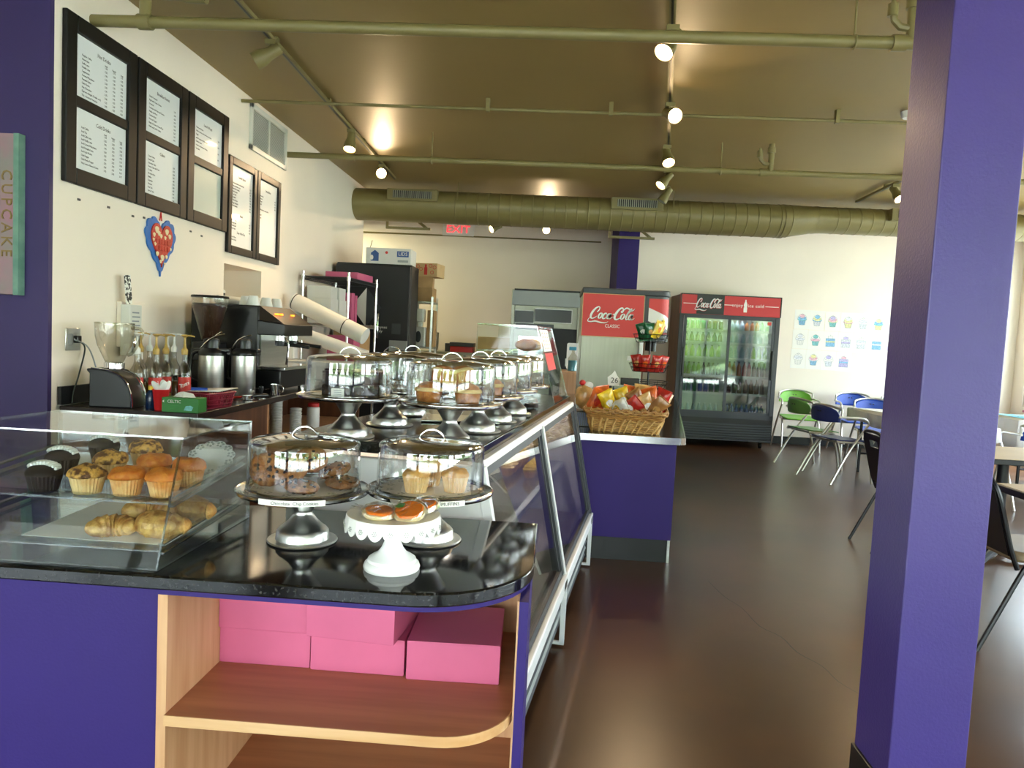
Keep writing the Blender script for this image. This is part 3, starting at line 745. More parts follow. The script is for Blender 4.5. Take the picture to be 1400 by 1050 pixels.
# pastries inside the case
def cw_thing(name, label, cat, x, y, z, group=None, rz=0): return thing(name, label, cat, cw(x, y, z), CA+rz, group)
def tart(label, x, y, z, c, group):
    t = cw_thing('frosted_cupcake', label, 'cupcake', x, y, z, group)
    b = MB(); b.lathe([(.024, 0), (.035, .036), (.03, .036)], 40, wob=lambda a, q: 1+.03*(1 if int(a*5) % 2 else -1)); b.build('paper_liner', 'liner_pale', t, smooth=0)
    b = MB(); b.lathe([(.036, .034), (.038, .044), (.030, .052), (.031, .058), (.022, .066), (.02, .070), (.006, .082), (.001, .086)], 24); b.build('frosting', c, t)
rnd = random.Random(5)
for i in range(5):
    tart('yellow frosted cupcake on the glass shelf of the bakery case', -.27, 1.66+.115*i, .6435, 'bag_yellow', 'yellow cupcakes on the case shelf')
for i in range(5):
    tart('tan frosted cupcake in the rear row on the case shelf', -.39, 1.66+.115*i, .6435, 'pale_crust', 'tan cupcakes on the case shelf')
for i, (y, lab) in enumerate(((.42, 'tray of pale cookies on the glass shelf of the case nearest the front counter'), (.72, 'tray of pale cookies on the case deck, nearer the front counter'), (1.45, 'tray of pale cookies on the case deck beyond the white mullion'))):
    t = cw_thing('pastry_tray', lab, 'tray', -.36, y, .6435 if y < .5 else .3355, 'pastry trays inside the case')
    b = MB(); b.box(-.16, .16, -.17, .17, 0, .004); b.box(-.16, -.155, -.17, .17, .004, .02); b.box(.155, .16, -.17, .17, .004, .02); b.box(-.155, .155, -.17, -.165, .004, .02); b.box(-.155, .155, .165, .17, .004, .02); b.build('tray_body', 'paper_plain', t, smooth=0)
    for k in range(9):
        q = t.matrix_basis @ Vector((-.10+.10*(k % 3), -.11+.11*(k//3), .0045))
        c = MB(); c.lathe([(.03, 0), (.042, .003), (.040, .014), (.02, .02), (.001, .021)], 18)
        tag(c.build('sugar_cookie', 'pale_crust' if k % 2 else 'golden', loc=q), 'round cookie on a white tray inside the bakery case', 'cookie', 'cookies on the case trays')

# domed stands on top of the case
CT = 1.035
ST = [('A', -.635, 2.275, 'steel cake stand at the left front of the bakery case, under the dark cake'),
      ('B', -.575, 2.61, 'steel cake stand behind the dark cake, on the left side of the case'),
      ('C', -.305, 2.235, 'steel cake stand at the front of the case, under the big golden muffins'),
      ('D', -.252, 2.575, 'steel cake stand second in the row behind the golden muffins'),
      ('E', -.212, 2.905, 'steel cake stand third in the row behind the golden muffins'),
      ('F', -.165, 3.235, 'steel cake stand last in the row behind the golden muffins'),
      ('G', -.57, 2.97, 'steel cake stand at the back left of the case, behind two others')]
DL = {'A': 'clear cake dome over the dark cake with a price tag', 'B': 'empty clear cake dome behind the dark cake', 'C': 'clear cake dome over the four big golden muffins', 'D': 'clear cake dome second in the row behind the golden muffins',
      'E': 'clear cake dome third in the row behind the golden muffins', 'F': 'clear cake dome last in the row, nearest the slanted acrylic bin', 'G': 'clear cake dome at the back left of the case'}
base_stand = None
for k, x, y, lab in ST:
    if base_stand is None: base_stand = o = make_stand(lab, (x, y, CT))
    else: o = dup(base_stand, (x, y, CT), 0, lab)
    dup(d2, (x, y, CT+.1345), R(random.choice((0, 12, -15, 30))), DL[k])
pz = CT+.1325
# dark cake with tag
t = thing('chocolate_cake', 'dark chocolate cake sliced on the left front stand of the case', 'cake', (-.635, 2.275, pz))
for k in range(5):
    a0 = -2.2+1.0*k; n = 7
    P = [(0, 0)]+[(.105*cos(a0+.92*q/n), .105*sin(a0+.92*q/n)) for q in range(n+1)]
    sl = MB(); sl.prism(P, 0, .036); sl.prism([(p[0]*.99, p[1]*.99) for p in P], .038, .07); sl.prism(P, .07, .078)
    sl.build('cake_slice', 'choc_cake', t, bev=.002)
tg = MB(); tg.prism(rrect(-.02, .02, -.012, .014, .004), 0, .001, t=fromy()); tg = tg.build('price_tag', 'paper_plain', loc=(-.640, 2.168, pz+.014))
tag(tg, 'small white price tag in front of the dark cake', 'price tag')
for k in range(4):
    b = MB(); b.ribbon([(-.012, .004-.006*k+.004, .0015), (.012, .004-.006*k+.004, .0015)], .0015, t=fromy(), z=.0012); b.build('print_line', 'ink_grey', tg, smooth=0)
def big_muffin(label, x, y, z, rot=(0, 0, 0)):
    t = thing('jumbo_muffin', label, 'muffin', (x, y, z), 0); t.rotation_euler = rot; t.scale = (.86, .86, .80)
    b = MB(); b.lathe([(.038, 0), (.041, .003), (.047, .042), (.045, .044)], 32); b.build('muffin_base', 'golden_dark', t)
    b = MB(); b.lathe([(.046, .040), (.051, .043), (.0505, .05), (.046, .055), (.001, .058)], 32); b.build('muffin_rim', 'pale_crust', t)
    b = MB(); b.ball((0, 0, .055), (.041, .041, .022), 22, 8, nz=.12, seed=int(x*100), nf=2); b.build('muffin_crown', 'golden_dark', t)
big_muffin('big golden muffin at the left of the bottom row under the front dome', -.368, 2.20, pz)
big_muffin('big golden muffin at the right of the bottom row under the front dome', -.250, 2.205, pz)
big_muffin('big golden muffin tipped on top, at the left', -.340, 2.255, pz+.050, (R(-14), R(14), 0))
big_muffin('big golden muffin tipped on top, at the right', -.270, 2.262, pz+.052, (R(-14), R(-22), 0))
big_muffin('single golden muffin under the second dome of the right row', -.205, 2.53, pz)
big_muffin('single golden muffin under the third dome of the right row', -.17, 2.87, pz)
# wrapped platter
t = thing('clear_clamshell', 'clear plastic clamshell lying on the case top before the slanted bin', 'container', cw(-.30, 1.36, CT), CA)
b = MB(); b.loft([[(sx*(.09*q), sy*(.075*q), z) for sx, sy in ((-1, -1), (-.6, -1.1), (.6, -1.1), (1, -1), (1.1, 0), (1, 1), (0, 1.1), (-1, 1), (-1.1, 0))] for q, z in ((.85, 0), (1, .028), (1.04, .03), (1.04, .034), (.95, .045), (.7, .062))]); b.build('shell', 'acrylic', t)
for k, (x, y) in enumerate(((-.03, -.01), (.035, .01))):
    b = MB(); b.lathe([(.02, 0), (.036, .004), (.034, .02), (.001, .024)], 20, t=T(x, y, .002)); tag(b.build('dark_cookie', 'choc', loc=t.location+Vector((x, y, 0))), 'dark cookie inside the clear clamshell on the case', 'cookie', 'dark cookies in the clamshell')
# flat serving tray between the stands
b = MB(); b.box(-.14, .14, -.10, .10, 0, .004); b.box(-.15, .15, -.11, .11, .004, .009)
tag(b.build('serving_tray', 'steel_bright', loc=cw(-.40, .70, CT), rz=CA+.3, bev=.002), 'flat steel tray lying on the case top between the stand feet', 'tray')
# slanted acrylic bin at the far end
t = thing('slanted_acrylic_bin', 'clear slanted acrylic bin with a red sticker at the far end of the case', 'display case', cw(-.35, 1.98, CT), CA)
def bw(): return MB(t.matrix_basis.inverted() @ CM)
xa, xb = -.60, -.165; y0, y1 = 1.70, 2.22
for y in (y0, y1):
    b = bw(); slab(b, [(xa, y, CT+.001), (xb, y, CT+.001), (xb-.115, y, CT+.40), (xa, y, CT+.40)], .005); b.build('side_panel', ['bin_clear', 'acrylic_edge'], t, smooth=0)
b = bw(); slab(b, [(xb, y0, CT+.001), (xb, y1, CT+.001), (xb-.115, y1, CT+.40), (xb-.115, y0, CT+.40)], .005); b.build('front_panel', ['bin_clear', 'acrylic_edge'], t, smooth=0)
b = bw(); slab(b, [(xa, y0, CT+.40), (xb-.115, y0, CT+.40), (xb-.115, y1, CT+.40), (xa, y1, CT+.40)], .005); b.build('top_panel', ['bin_clear', 'acrylic_edge'], t, smooth=0)
for zz in (.13, .26):
    b = bw(); w = xb-.115*zz/.4-.01; slab(b, [(xa, y0+.01, CT+zz), (w, y0+.01, CT+zz), (w, y1-.01, CT+zz), (xa, y1-.01, CT+zz)], .004); b.build('tray', ['bin_clear', 'acrylic_edge'], t, smooth=0)
def onfront(u, v, o=.005): # along y, up the slope
    return (xb-.115*v/.4+o, u, CT+v)
b = bw(); b.poly([onfront(y0+.03, .17), onfront(y0+.30, .17), onfront(y0+.30, .26), onfront(y0+.03, .26)]); b.build('red_sticker', 'coke_red', t, smooth=0)
b = bw()
b.poly([onfront(y0+.03, .27), onfront(y0+.30, .27), onfront(y0+.30, .385), onfront(y0+.03, .385)], 1)
for k in range(3):
    for q in range(5): b.poly([onfront(y0+.05+.08*k, .28+.02*q, .006), onfront(y0+.10+.08*k, .285+.02*q, .006), onfront(y0+.11+.08*k, .292+.02*q, .006)], 0)
b.build('patterned_sticker', ['coke_red', 'paper_plain'], t, smooth=0)
for zz, yy, lab in ((.134, 1.85, 'brown bun on the lower tray of the slanted bin, nearer one'), (.134, 2.05, 'brown bun on the lower tray of the slanted bin, further one'), (.264, 1.85, 'brown bun on the upper tray of the slanted bin, nearer one'), (.264, 2.05, 'brown bun on the upper tray of the slanted bin, further one')):
    b = MB(); b.ball((0, 0, .034), (.06, .055, .034), 18, 10, nz=.12, seed=int(yy*10), nf=2); tag(b.build('bun', 'golden_dark' if yy < 2 else 'golden', loc=cw(-.36, yy, CT+zz)), lab, 'bun')

# ------------------------------------------------------------------ back counter along the cream wall
bc = thing('back_counter', 'dark-topped wooden back counter along the cream wall, open below', 'counter', (-2.17, 5.2, 0))
BZ = .90
m = W(bc); m.box(-2.53, -1.82, 3.66, 3.685, 0, .862); m.build('end_panel', 'wood_side', bc, smooth=0)
m = W(bc); m.box(-1.84, -1.82, 3.685, 4.62, 0, .862); m.build('front_panel', 'wood_side', bc, smooth=0)
m = W(bc); m.box(-2.53, -2.51, 3.685, 6.9, 0, .862); m.build('rear_panel', 'wood_side', bc, smooth=0)
m = W(bc); m.box(-2.51, -1.82, 4.62, 4.645, 0, .862); m.build('divider', 'maple', bc, smooth=0)
m = W(bc); m.box(-2.51, -1.82, 6.875, 6.9, 0, .862); m.build('end_panel', 'wood_side', bc, smooth=0)
m = W(bc); m.box(-2.51, -1.83, 4.645, 6.875, .50, .52); m.build('shelf', 'maple', bc, smooth=0)
m = W(bc); m.box(-2.51, -1.83, 4.645, 6.875, .06, .08); m.build('shelf', 'maple', bc, smooth=0)
o = MB().box(-2.535, -1.80, 3.64, 6.9, .862, .90); tp = o.build('back_countertop', 'case_inner', loc=(0, 0, 0), bev=.003)
tp.data.materials.clear(); tp.data.materials.append(mat('dark_laminate', '2a211f', .25, var=.08, vs=5))
tag(tp, 'dark brown laminate top of the counter along the cream wall', 'countertop')
o = MB().box(-2.545, -2.525, 3.64, 6.9, .905, 1.0); tp = o.build('backsplash', 'black_plastic', smooth=0); tag(tp, 'low black backsplash where the back counter meets the cream wall', 'backsplash')

# stacked cup lids and canister under the counter
for j, (x, y, k, lab) in enumerate(((-2.02, 5.30, 26, 'white saucer in the tall stack under the back counter'), (-1.93, 5.46, 20, 'white saucer in the shorter stack under the back counter'))):
    base = None
    for i in range(k):
        if base is None:
            b = MB(); b.lathe([(.01, 0), (.042, 0), (.046, .002), (.045, .005), (.036, .009), (.01, .009)], 20); base = q = b.build('paper_saucer', 'white_plastic', loc=(x, y, .5205)); tag(q, lab, 'saucer', 'saucers under the back counter')
        else: dup(base, (x+random.uniform(-.002, .002), y, .5205+.0115*i), 0)
t = thing('red_capped_canister', 'white canister with red lid under the back counter', 'canister', (-1.90, 5.78, .5205))
b = MB(); b.lathe([(.02, 0), (.048, 0), (.05, .004), (.05, .20), (.046, .206), (.04, .21)], 28); b.build('canister_body', 'white_plastic', t)
b = MB(); b.lathe([(.01, .21), (.045, .21), (.045, .236), (.04, .24), (.01, .24)], 28); b.build('lid', 'cap_red', t)

# blender
t = thing('blender', 'glass-jar blender with black curved base at the near end of the back counter', 'blender', (-2.30, 3.765, BZ), R(4))
b = MB()
side = [(.11, 0), (.108, .05), (.095, .10), (.07, .145), (.03, .175), (-.02, .192), (-.10, .20), (-.125, .20), (-.125, .188), (-.11, .175), (-.112, 0)]
b.prism(side, -.075, .075, t=fromy()); b.build('base', 'black_plastic', t, bev=.006)
b = MB(); P = [(.114, 0, .004), (.112, 0, .05), (.099, 0, .10), (.074, 0, .148), (.033, 0, .178), (-.02, 0, .196), (-.10, 0, .204)]; P = catmull(P, 4)
for yy in (-.075, .075): b = MB(); b.tube([(p.x, yy, p.z) for p in P], .005, 6); b.build('chrome_trim', 'chrome', t)
b = MB(); b.lathe([(.045, .200), (.050, .203), (.050, .232), (.046, .236)], 28, t=T(-.02)); b.build('collar', 'chrome', t)
b = MB(); n = 48
b.lathe([(.044, .236), (.05, .25), (.084, .33), (.093, .37), (.096, .44)], 48, t=T(-.02), cap=False, wob=lambda a, z: 1+(.035 if z < .36 else .0)*cos(8*a)); b.lathe([(.096, .44), (.0965, .444), (.093, .444), (.093, .436)], 48, t=T(-.02), cap=False)
b.poly([(-.113, -.014, .437), (-.142, 0, .443), (-.113, .014, .437)]); b.build('jar', 'bottle_glass', t)
b = MB(); b.tube(catmull([(.068, .0, .42), (.115, 0, .415), (.125, 0, .385), (.10, 0, .33), (.07, 0, .285), (.05, 0, .275)], 5), .009, 8); b.build('jar_handle', 'bottle_glass', t)
b = MB(); b.tube(catmull([(-.10, .05, .05), (-.16, .10, .02), (-.17, .115, .15), (-.19, .06, .30), (-.235, .00, .345)], 6), .004, 6); b.build('cord', 'grey_plastic', t)
# wall outlet
t = thing('wall_outlet', 'steel wall outlet plate with a plug beside the blender', 'outlet', (WX, 3.76, 1.245))
b = MB(); b.box(0, .006, -.06, .06, -.06, .06); b.build('cover_plate', 'steel', t, bev=.003)
b = MB(); b.box(.006, .03, .0, .035, -.02, .02); b.build('plug', 'black_plastic', t, bev=.004)
b = MB(); b.prism(rrect(-.045, -.005, -.03, .03, .012), 0, .002, t=T(.006) @ fromx()); b.build('socket', 'grey_plastic', t)
b = MB(); b.tube(catmull([(.03, .017, -.01), (.05, .03, -.05), (.04, .0, -.18), (.03, -.03, -.28), (.03, -.04, -.335)], 6), .004, 6); b.build('power_cord', 'black_plastic', t)
# cream panel box and instruction dispenser on wall
o = MB().box(WX, WX+.03, 4.15, 4.40, 1.20, 1.465); tag(o.build('access_panel', 'cream_paint', bev=.004), 'cream access panel on the wall above the syrup bottles', 'wall panel')
t = thing('paper_dispenser', 'slim grey-white dispenser with instructions on the wall above the syrups', 'dispenser', (WX+.03, 4.20, 1.15))
b = MB(); b.box(0, .06, -.06, .06, 0, .30); b.build('dispenser_body', 'vent_white', t, bev=.004)
b = MB(); b.box(.06, .063, -.045, .045, .02, .12); b.build('window_strip', 'grey_plastic', t, bev=.002)
b = MB(); b.ball((.062, 0, .075), (.01, .03, .04), 12, 8); b.build('chrome_button', 'chrome', t)
for k in range(5): b = MB(); b.box(.06, .0612, -.04, .03+.01*(k % 2), .15+.025*k, .158+.025*k); b.build('print_line', 'ink_grey', t, smooth=0)
b = MB(); b.box(0, .004, -.03, .03, 0, .17); o = b.build('patterned_strip', 'cream_paint', loc=(WX+.05, 4.19, 1.452)); o.data.materials.clear(); o.data.materials.append(mat('black_white_print', '2a2a2a', .6, col2='f0f0ea', vs=45, ramp=(.48, .52)))
o.rotation_euler = (R(8), 0, 0); tag(o, 'black and white printed strip sticking up from the wall dispenser', 'strip')

# syrup bottles with pumps
def syrup(label, x, y, pump, lab=True, rz=0):
    t = thing('syrup_bottle', label, 'bottle', (x, y, BZ), rz, 'pump syrup bottles')
    b = MB(); b.lathe([(.03, 0), (.036, .004), (.037, .02), (.037, .165), (.034, .19), (.02, .215), (.0145, .235), (.014, .275), (.016, .277), (.016, .285)], 28, cap=False); b.build('glass_body', 'bottle_glass', t)
    b = MB(); b.lathe([(.001, .003), (.034, .003), (.0348, .02), (.0348, .10), (.001, .10)], 24); b.build('syrup', M['syrup_amber'], t)
    if lab:
        b = MB(); n = 20; A = [-2.6+2.2*k/n for k in range(n+1)]
        b.loft([[(.0374*cos(a), .0374*sin(a), .06), (.0382*cos(a), .0382*sin(a), .06), (.0382*cos(a), .0382*sin(a), .15), (.0374*cos(a), .0374*sin(a), .15)] for a in A]); lb = b.build('label', 'label_red', t)
        b = MB(); b.loft([[(.0376*cos(a), .0376*sin(a), .035), (.0384*cos(a), .0384*sin(a), .035), (.0384*cos(a), .0384*sin(a), .058), (.0376*cos(a), .0376*sin(a), .058)] for a in A]); b.build('label_band', 'gold_plastic', lb)
        for ch, da in zip('Torani', (-.52, -.24, 0.0, .19, .42, .60)):
            a = -pi/2+da+.05; text('lettering', ch, .034, lb, (.0388*cos(a), .0388*sin(a), .108+.02*da), (pi/2, -.12, a+pi/2), 'logo_white', extrude=.0003)
    b = MB(); b.lathe([(.017, .278), (.018, .285), (.018, .305), (.013, .312), (.009, .316), (.006, .34), (.006, .375), (.016, .382), (.022, .386), (.016, .392), (.002, .393)], 18); b.tube([(0, 0, .384), (.03, -.012, .388), (.05, -.02, .382)], .0045, 7); b.build('pump', pump, t)
    return t
M['syrup_amber'] = mat('syrup_amber', '6a4a20', .1, var=.05); M['syrup_blue'] = mat('syrup_blue', '14284a', .15, var=.05)
for lab, x, y, p, l in (('pump syrup bottle with white pump, first from the blender', -2.27, 3.89, 'white_plastic', True),
                        ('pump syrup bottle with gold pump behind the red cup, front row', -2.195, 3.95, 'gold_plastic', True),
                        ('pump syrup bottle with gold pump, third from the blender in the front row', -2.20, 4.06, 'gold_plastic', True),
                        ('pump syrup bottle with gold pump nearest the coffee airpot', -2.105, 4.09, 'gold_plastic', True),
                        ('pump syrup bottle with gold pump in the second row, next to the wall dispenser', -2.40, 4.15, 'gold_plastic', False),
                        ('pump syrup bottle with white pump in the middle of the second row', -2.43, 4.30, 'white_plastic', False),
                        ('pump syrup bottle with white pump, second row, behind the gold pumps', -2.375, 4.40, 'white_plastic', False),
                        ('pump syrup bottle with white pump, back row, beside the grinder', -2.31, 4.36, 'white_plastic', False)):
    syrup(lab, x, y, p, l, R(random.uniform(5, 30)))
t = thing('blue_bottle', 'dark blue short bottle with yellow cap between the blender and the red cup', 'bottle', (-2.115, 3.765, BZ))
b = MB(); b.lathe([(.01, 0), (.026, 0), (.028, .004), (.028, .075), (.018, .09), (.012, .10)], 20); b.build('bottle_body', 'syrup_blue', t)
b = MB(); b.lathe([(.01, .098), (.016, .098), (.016, .118), (.01, .12)], 16); b.build('cap', 'bag_yellow', t)
# red cup with white lids
t = thing('red_cup', 'red plastic cup holding white dome lids, beside the green glove box', 'cup', (-2.035, 3.715, BZ))
b = MB(); b.lathe([(.001, .002), (.028, .002), (.029, 0), (.031, .004), (.041, .105), (.043, .107), (.041, .109), (.039, .105), (.028, .006), (.001, .006)], 32, wob=lambda a, z: 1+.012*(int(z*100) % 2)); b.build('cup_body', 'red_plastic', t)
for i, (x, y, rx, ry) in enumerate(((-.016, -.008, 20, -30), (.014, -.012, 15, 20), (.0, .015, -20, 5), (.02, .012, -10, 35))):
    b = MB(); b.ball((0, 0, .0), (.018, .006, .045), 12, 8); o = b.build('white_spoon', 'white_plastic', loc=(t.location.x+x, t.location.y+y, BZ+.115)); o.rotation_euler = (R(rx), R(ry), .3*i)
    tag(o, 'white plastic spoon standing head up in the red cup', 'spoon', 'white spoons in the red cup')
# green glove box
t = thing('glove_box', 'green box of disposable gloves at the counter corner', 'box', (-1.90, 3.70, BZ), R(2))
b = MB(); b.box(-.095, .095, -.05, .05, 0, .075); b.build('box_body', 'green_card', t, bev=.002)
text('lettering', 'CELTIC', .022, t, (-.03, -.0512, .055), m='logo_white', extrude=.0003)
b = MB(); b.prism([(-.092, .055), (-.083, .062), (-.083, .048)], 0, .0008, t=T(0, -.05) @ fromy()); b.build('arrow_mark', 'logo_white', t, smooth=0)
for k in range(4): b = MB(); b.box(-.085, -.01-.012*k, -.0507, -.05, .033-.008*k, .036-.008*k); b.build('print_line', 'leaf_green', t, smooth=0)
b = MB(); b.prism([(.02, .012), (.06, .01), (.07, .03), (.055, .038), (.03, .034)], 0, .0006, t=T(0, -.05) @ fromy()); b.build('picture_patch', 'pen_teal', t, smooth=0)
b = MB(); b.poly([(-.06, 0, .0755), (-.035, .01, .098), (.0, -.01, .104), (.04, .012, .094), (.06, 0, .0755), (0, -.02, .0757)]); b.build('glove_sheet', 'white_card', t, smooth=0, solid=.002)
# maroon baskets
def basket(label, x, y, rz):
    t = thing('plastic_basket', label, 'basket', (x, y, BZ), rz, 'maroon plastic baskets')
    b = MB()
    for q, z in ((.86, .002), (.90, .02), (.94, .045), (.98, .07)):
        P = rrect(-.13*q, .13*q, -.085*q, .085*q, .02); b.tube([(p[0], p[1], z) for p in P], .0025, 5, closed=True)
    P0 = rrect(-.13*.86, .13*.86, -.085*.86, .085*.86, .02, 6); P1 = rrect(-.13, .13, -.085, .085, .02, 6)
    def lerp(A, Bq, u): return [((1-u)*a[0]+u*c[0], (1-u)*a[1]+u*c[1]) for a, c in zip(A, Bq)]
    N = 60
    def samp(P):
        Ls = [0]
        for i in range(len(P)): Ls.append(Ls[-1]+(Vector(P[(i+1) % len(P)])-Vector(P[i])).length)
        out = []
        for k in range(N):
            d = Ls[-1]*k/N; i = max(j for j in range(len(P)) if Ls[j] <= d); u = (d-Ls[i])/(Ls[i+1]-Ls[i]); out.append(Vector(P[i]).lerp(Vector(P[(i+1) % len(P)]), u))
        return out
    for a, c in zip(samp(P0), samp(P1)):
        d = Vector((-(c.y), c.x)).normalized()*.0035
        b.add([(a.x-d.x, a.y-d.y, .002), (a.x+d.x, a.y+d.y, .002), (c.x+d.x, c.y+d.y, .078), (c.x-d.x, c.y-d.y, .078), (a.x*.97-d.x, a.y*.97-d.y, .002), (a.x*.97+d.x, a.y*.97+d.y, .002), (c.x*.97+d.x, c.y*.97+d.y, .078), (c.x*.97-d.x, c.y*.97-d.y, .078)],
              [(0,1,2,3),(7,6,5,4),(0,4,5,1),(1,5,6,2),(2,6,7,3),(3,7,4,0)])
    b.prism(P0, 0, .003); b.build('basket_body', 'maroon_plastic', t)
    b = MB(); P = rrect(-.133, .133, -.088, .088, .022); b.tube([(p[0], p[1], .081) for p in P], .005, 6, closed=True); b.build('rim', 'maroon_plastic', t)
basket('maroon plastic basket behind the green glove box, nearer the counter edge', -1.905, 3.98, R(78))
b = MB(); b.poly([(-.08, -.1, .0), (.09, -.08, .004), (.11, .12, .012), (-.06, .1, .002)]); o = b.build('napkin_sheet', 'white_card', loc=(-1.91, 4.0, BZ+.088), solid=.003); tag(o, 'white paper sheet lying across the maroon basket', 'paper')
b = MB(); b.cyl((-.05, 0, 0), (.03, .02, 0), .011, 10); o = b.build('blue_marker', 'chair_blue', loc=(-1.93, 3.93, BZ+.097)); tag(o, 'blue marker lying across the maroon basket rim', 'marker')
# airpots
def airpot(label, x, y, rz, h=.0):
    t = thing('airpot', label, 'airpot', (x, y, BZ), rz, 'steel coffee airpots')
    b = MB(); b.lathe([(.02, 0), (.072, 0), (.075, .006), (.075, .265), (.07, .27)], 40); b.build('steel_body', 'steel', t)
    b = MB(); b.lathe([(.074, .262), (.077, .268), (.076, .285), (.06, .305), (.05, .312), (.05, .345), (.046, .365), (.03, .372), (.001, .374)], 36); b.build('pump_lid', 'black_plastic', t)
    b = MB(); b.box(.02, .115, -.022, .022, .29, .312); b.box(.095, .115, -.018, .018, .27, .292); b.build('spout', 'black_plastic', t, bev=.006)
    b = MB(); b.tube(catmull([(-.075, 0, .10), (-.12, 0, .12), (-.125, 0, .20), (-.11, 0, .27), (-.07, 0, .285)], 5), .010, 8); b.build('handle', 'black_plastic', t)
    b = MB(); b.tube(catmull([(-.05, -.05, .31), (.0, -.07, .36), (.05, -.065, .39), (.09, -.05, .40)], 5), .005, 6); b.build('carry_bail', 'steel_bright', t)
airpot('tall steel airpot with black pump lid, nearest the syrup bottles', -2.115, 4.44, R(10))
airpot('reflective steel airpot between the first airpot and the espresso machine', -1.985, 4.62, R(-12))
# grinder
t = thing('coffee_grinder', 'coffee grinder with a clear hopper full of beans on the back counter', 'grinder', (-2.25, 4.66, BZ))
b = MB(); b.box(-.09, .09, -.12, .14, 0, .03); b.prism(rrect(-.08, .08, -.06, .13, .03), .03, .34); b.box(-.05, .05, -.12, -.05, .22, .30); b.build('grinder_body', 'black_plastic', t, bev=.006)
b = MB(); b.lathe([(.04, .345), (.05, .36), (.105, .56), (.112, .60), (.112, .628)], 36, cap=False, t=T(0, .03)); b.build('hopper', 'bottle_glass', t)
b = MB(); b.lathe([(.03, .35), (.048, .364), (.1, .56), (.102, .575), (.001, .585)], 36, t=T(0, .03)); b.build('coffee_beans', 'coffee', t)
b = MB(); b.lathe([(.001, .628), (.116, .628), (.118, .634), (.114, .642), (.001, .644)], 36, t=T(0, .03)); b.build('hopper_lid', 'black_plastic', t)
b = MB(); b.tube(catmull([(.06, -.08, .34), (.10, -.10, .38), (.15, -.12, .41)], 5), .006, 7); b.build('lever', 'chrome', t)
# espresso machine (barista side faces the aisle)
t = thing('espresso_machine', 'black espresso machine with sloped copper panel on the back counter', 'espresso machine', (-2.16, 5.22, BZ))
m = W(t); m.box(-2.50, -2.02, 4.93, 5.52, .93, 1.50); m.build('body', 'black_plastic', t, bev=.012)
m = W(t); m.box(-2.50, -1.86, 4.93, 5.52, .93, 1.06); m.build('drip_base', 'black_plastic', t, bev=.008)
m = W(t); m.box(-2.03, -1.83, 4.935, 5.515, 1.06, 1.085); m.build('drip_tray', 'steel_bright', t, bev=.003)
m = W(t); m.box(-2.03, -2.015, 4.97, 5.48, 1.085, 1.30); m.build('splash_plate', 'steel', t, smooth=0)
m = W(t); m.add([(-2.03, 4.93, 1.30), (-1.84, 4.93, 1.30), (-1.84, 5.52, 1.30), (-2.03, 5.52, 1.30), (-2.03, 4.93, 1.40), (-1.84, 4.93, 1.38), (-1.84, 5.52, 1.38), (-2.03, 5.52, 1.40)], [(0,3,2,1),(4,5,6,7),(0,1,5,4),(1,2,6,5),(2,3,7,6),(3,0,4,7)]); m.build('head_housing', 'black_plastic', t, bev=.006)
m = W(t); m.add([(-2.03, 4.94, 1.40), (-1.85, 4.94, 1.383), (-1.85, 5.51, 1.383), (-2.03, 5.51, 1.40), (-2.03, 4.94, 1.50), (-2.02, 4.94, 1.50), (-2.02, 5.51, 1.50), (-2.03, 5.51, 1.50)], [(0,3,2,1),(4,5,6,7),(0,1,5,4),(1,2,6,5),(2,3,7,6),(3,0,4,7)]); cp = m.build('control_panel', 'copper_panel', t, smooth=0)
for yy in (5.02, 5.10, 5.33):
    m = W(t); m.cb((-1.93, yy, 1.447), (.02, .035, .012)); m.build('lit_button', 'lamp_orange', cp, bev=.002)
for yy in (5.10, 5.36):
    m = W(t); m.cyl((-1.93, yy, 1.30), (-1.93, yy, 1.255), .033, 20); gh = m.build('group_head', 'chrome', t)
    m = W(t); m.cyl((-1.93, yy, 1.262), (-1.93, yy, 1.225), .037, 20); m.cyl((-1.90, yy, 1.24), (-1.72, yy, 1.225), .013, 10); m.build('portafilter', 'black_plastic', gh)
m = W(t); m.tube(catmull([(-1.86, 4.985, 1.29), (-1.83, 4.985, 1.24), (-1.84, 4.985, 1.10)], 5), .007, 8); m.build('steam_wand', 'chrome', t)
for x in (-2.45, -1.90):
    for yy in (4.98, 5.47): m = W(t); m.cyl((x, yy, .90), (x, yy, .932), .024, 12); m.build('foot', 'steel_bright', t)
for i, (x, yy, lab) in enumerate(((-2.1, 5.02, 'white cup upside down on the espresso machine, at the near front corner'), (-2.2, 5.13, 'white cup upside down on the espresso machine, in front of the wall opening'), (-2.1, 5.25, 'white cup upside down on the espresso machine, middle of the front edge'), (-2.22, 5.36, 'white cup upside down on the espresso machine, further in'), (-2.09, 5.42, 'white cup upside down on the espresso machine, at the far front corner'))):
    b = MB(); b.lathe([(.001, .066), (.03, .066), (.033, .062), (.046, .006), (.046, 0), (.044, 0), (.03, .058), (.001, .06)], 24); tag(b.build('white_cup', 'white_plastic', loc=(x, yy, 1.5005)), lab, 'cup')
b = MB(); b.cyl((-.1, 0, .0), (.13, .08, .0), .03, 16); tag(b.build('paper_roll', 'white_card', loc=(-2.3, 5.1, 1.531), rz=1.0), 'white paper roll lying on top of the espresso machine', 'paper roll')
t = thing('lidded_cup', 'small black cup with white lid on the ledge of the wall opening', 'cup', (-2.62, 5.62, 1.30))
b = MB(); b.lathe([(.02, 0), (.03, 0), (.04, .30), (.03, .30)], 20); b.build('cup_body', 'black_plastic', t)
b = MB(); b.lathe([(.03, .30), (.043, .30), (.043, .312), (.034, .325), (.001, .325)], 20); b.build('lid', 'white_plastic', t)
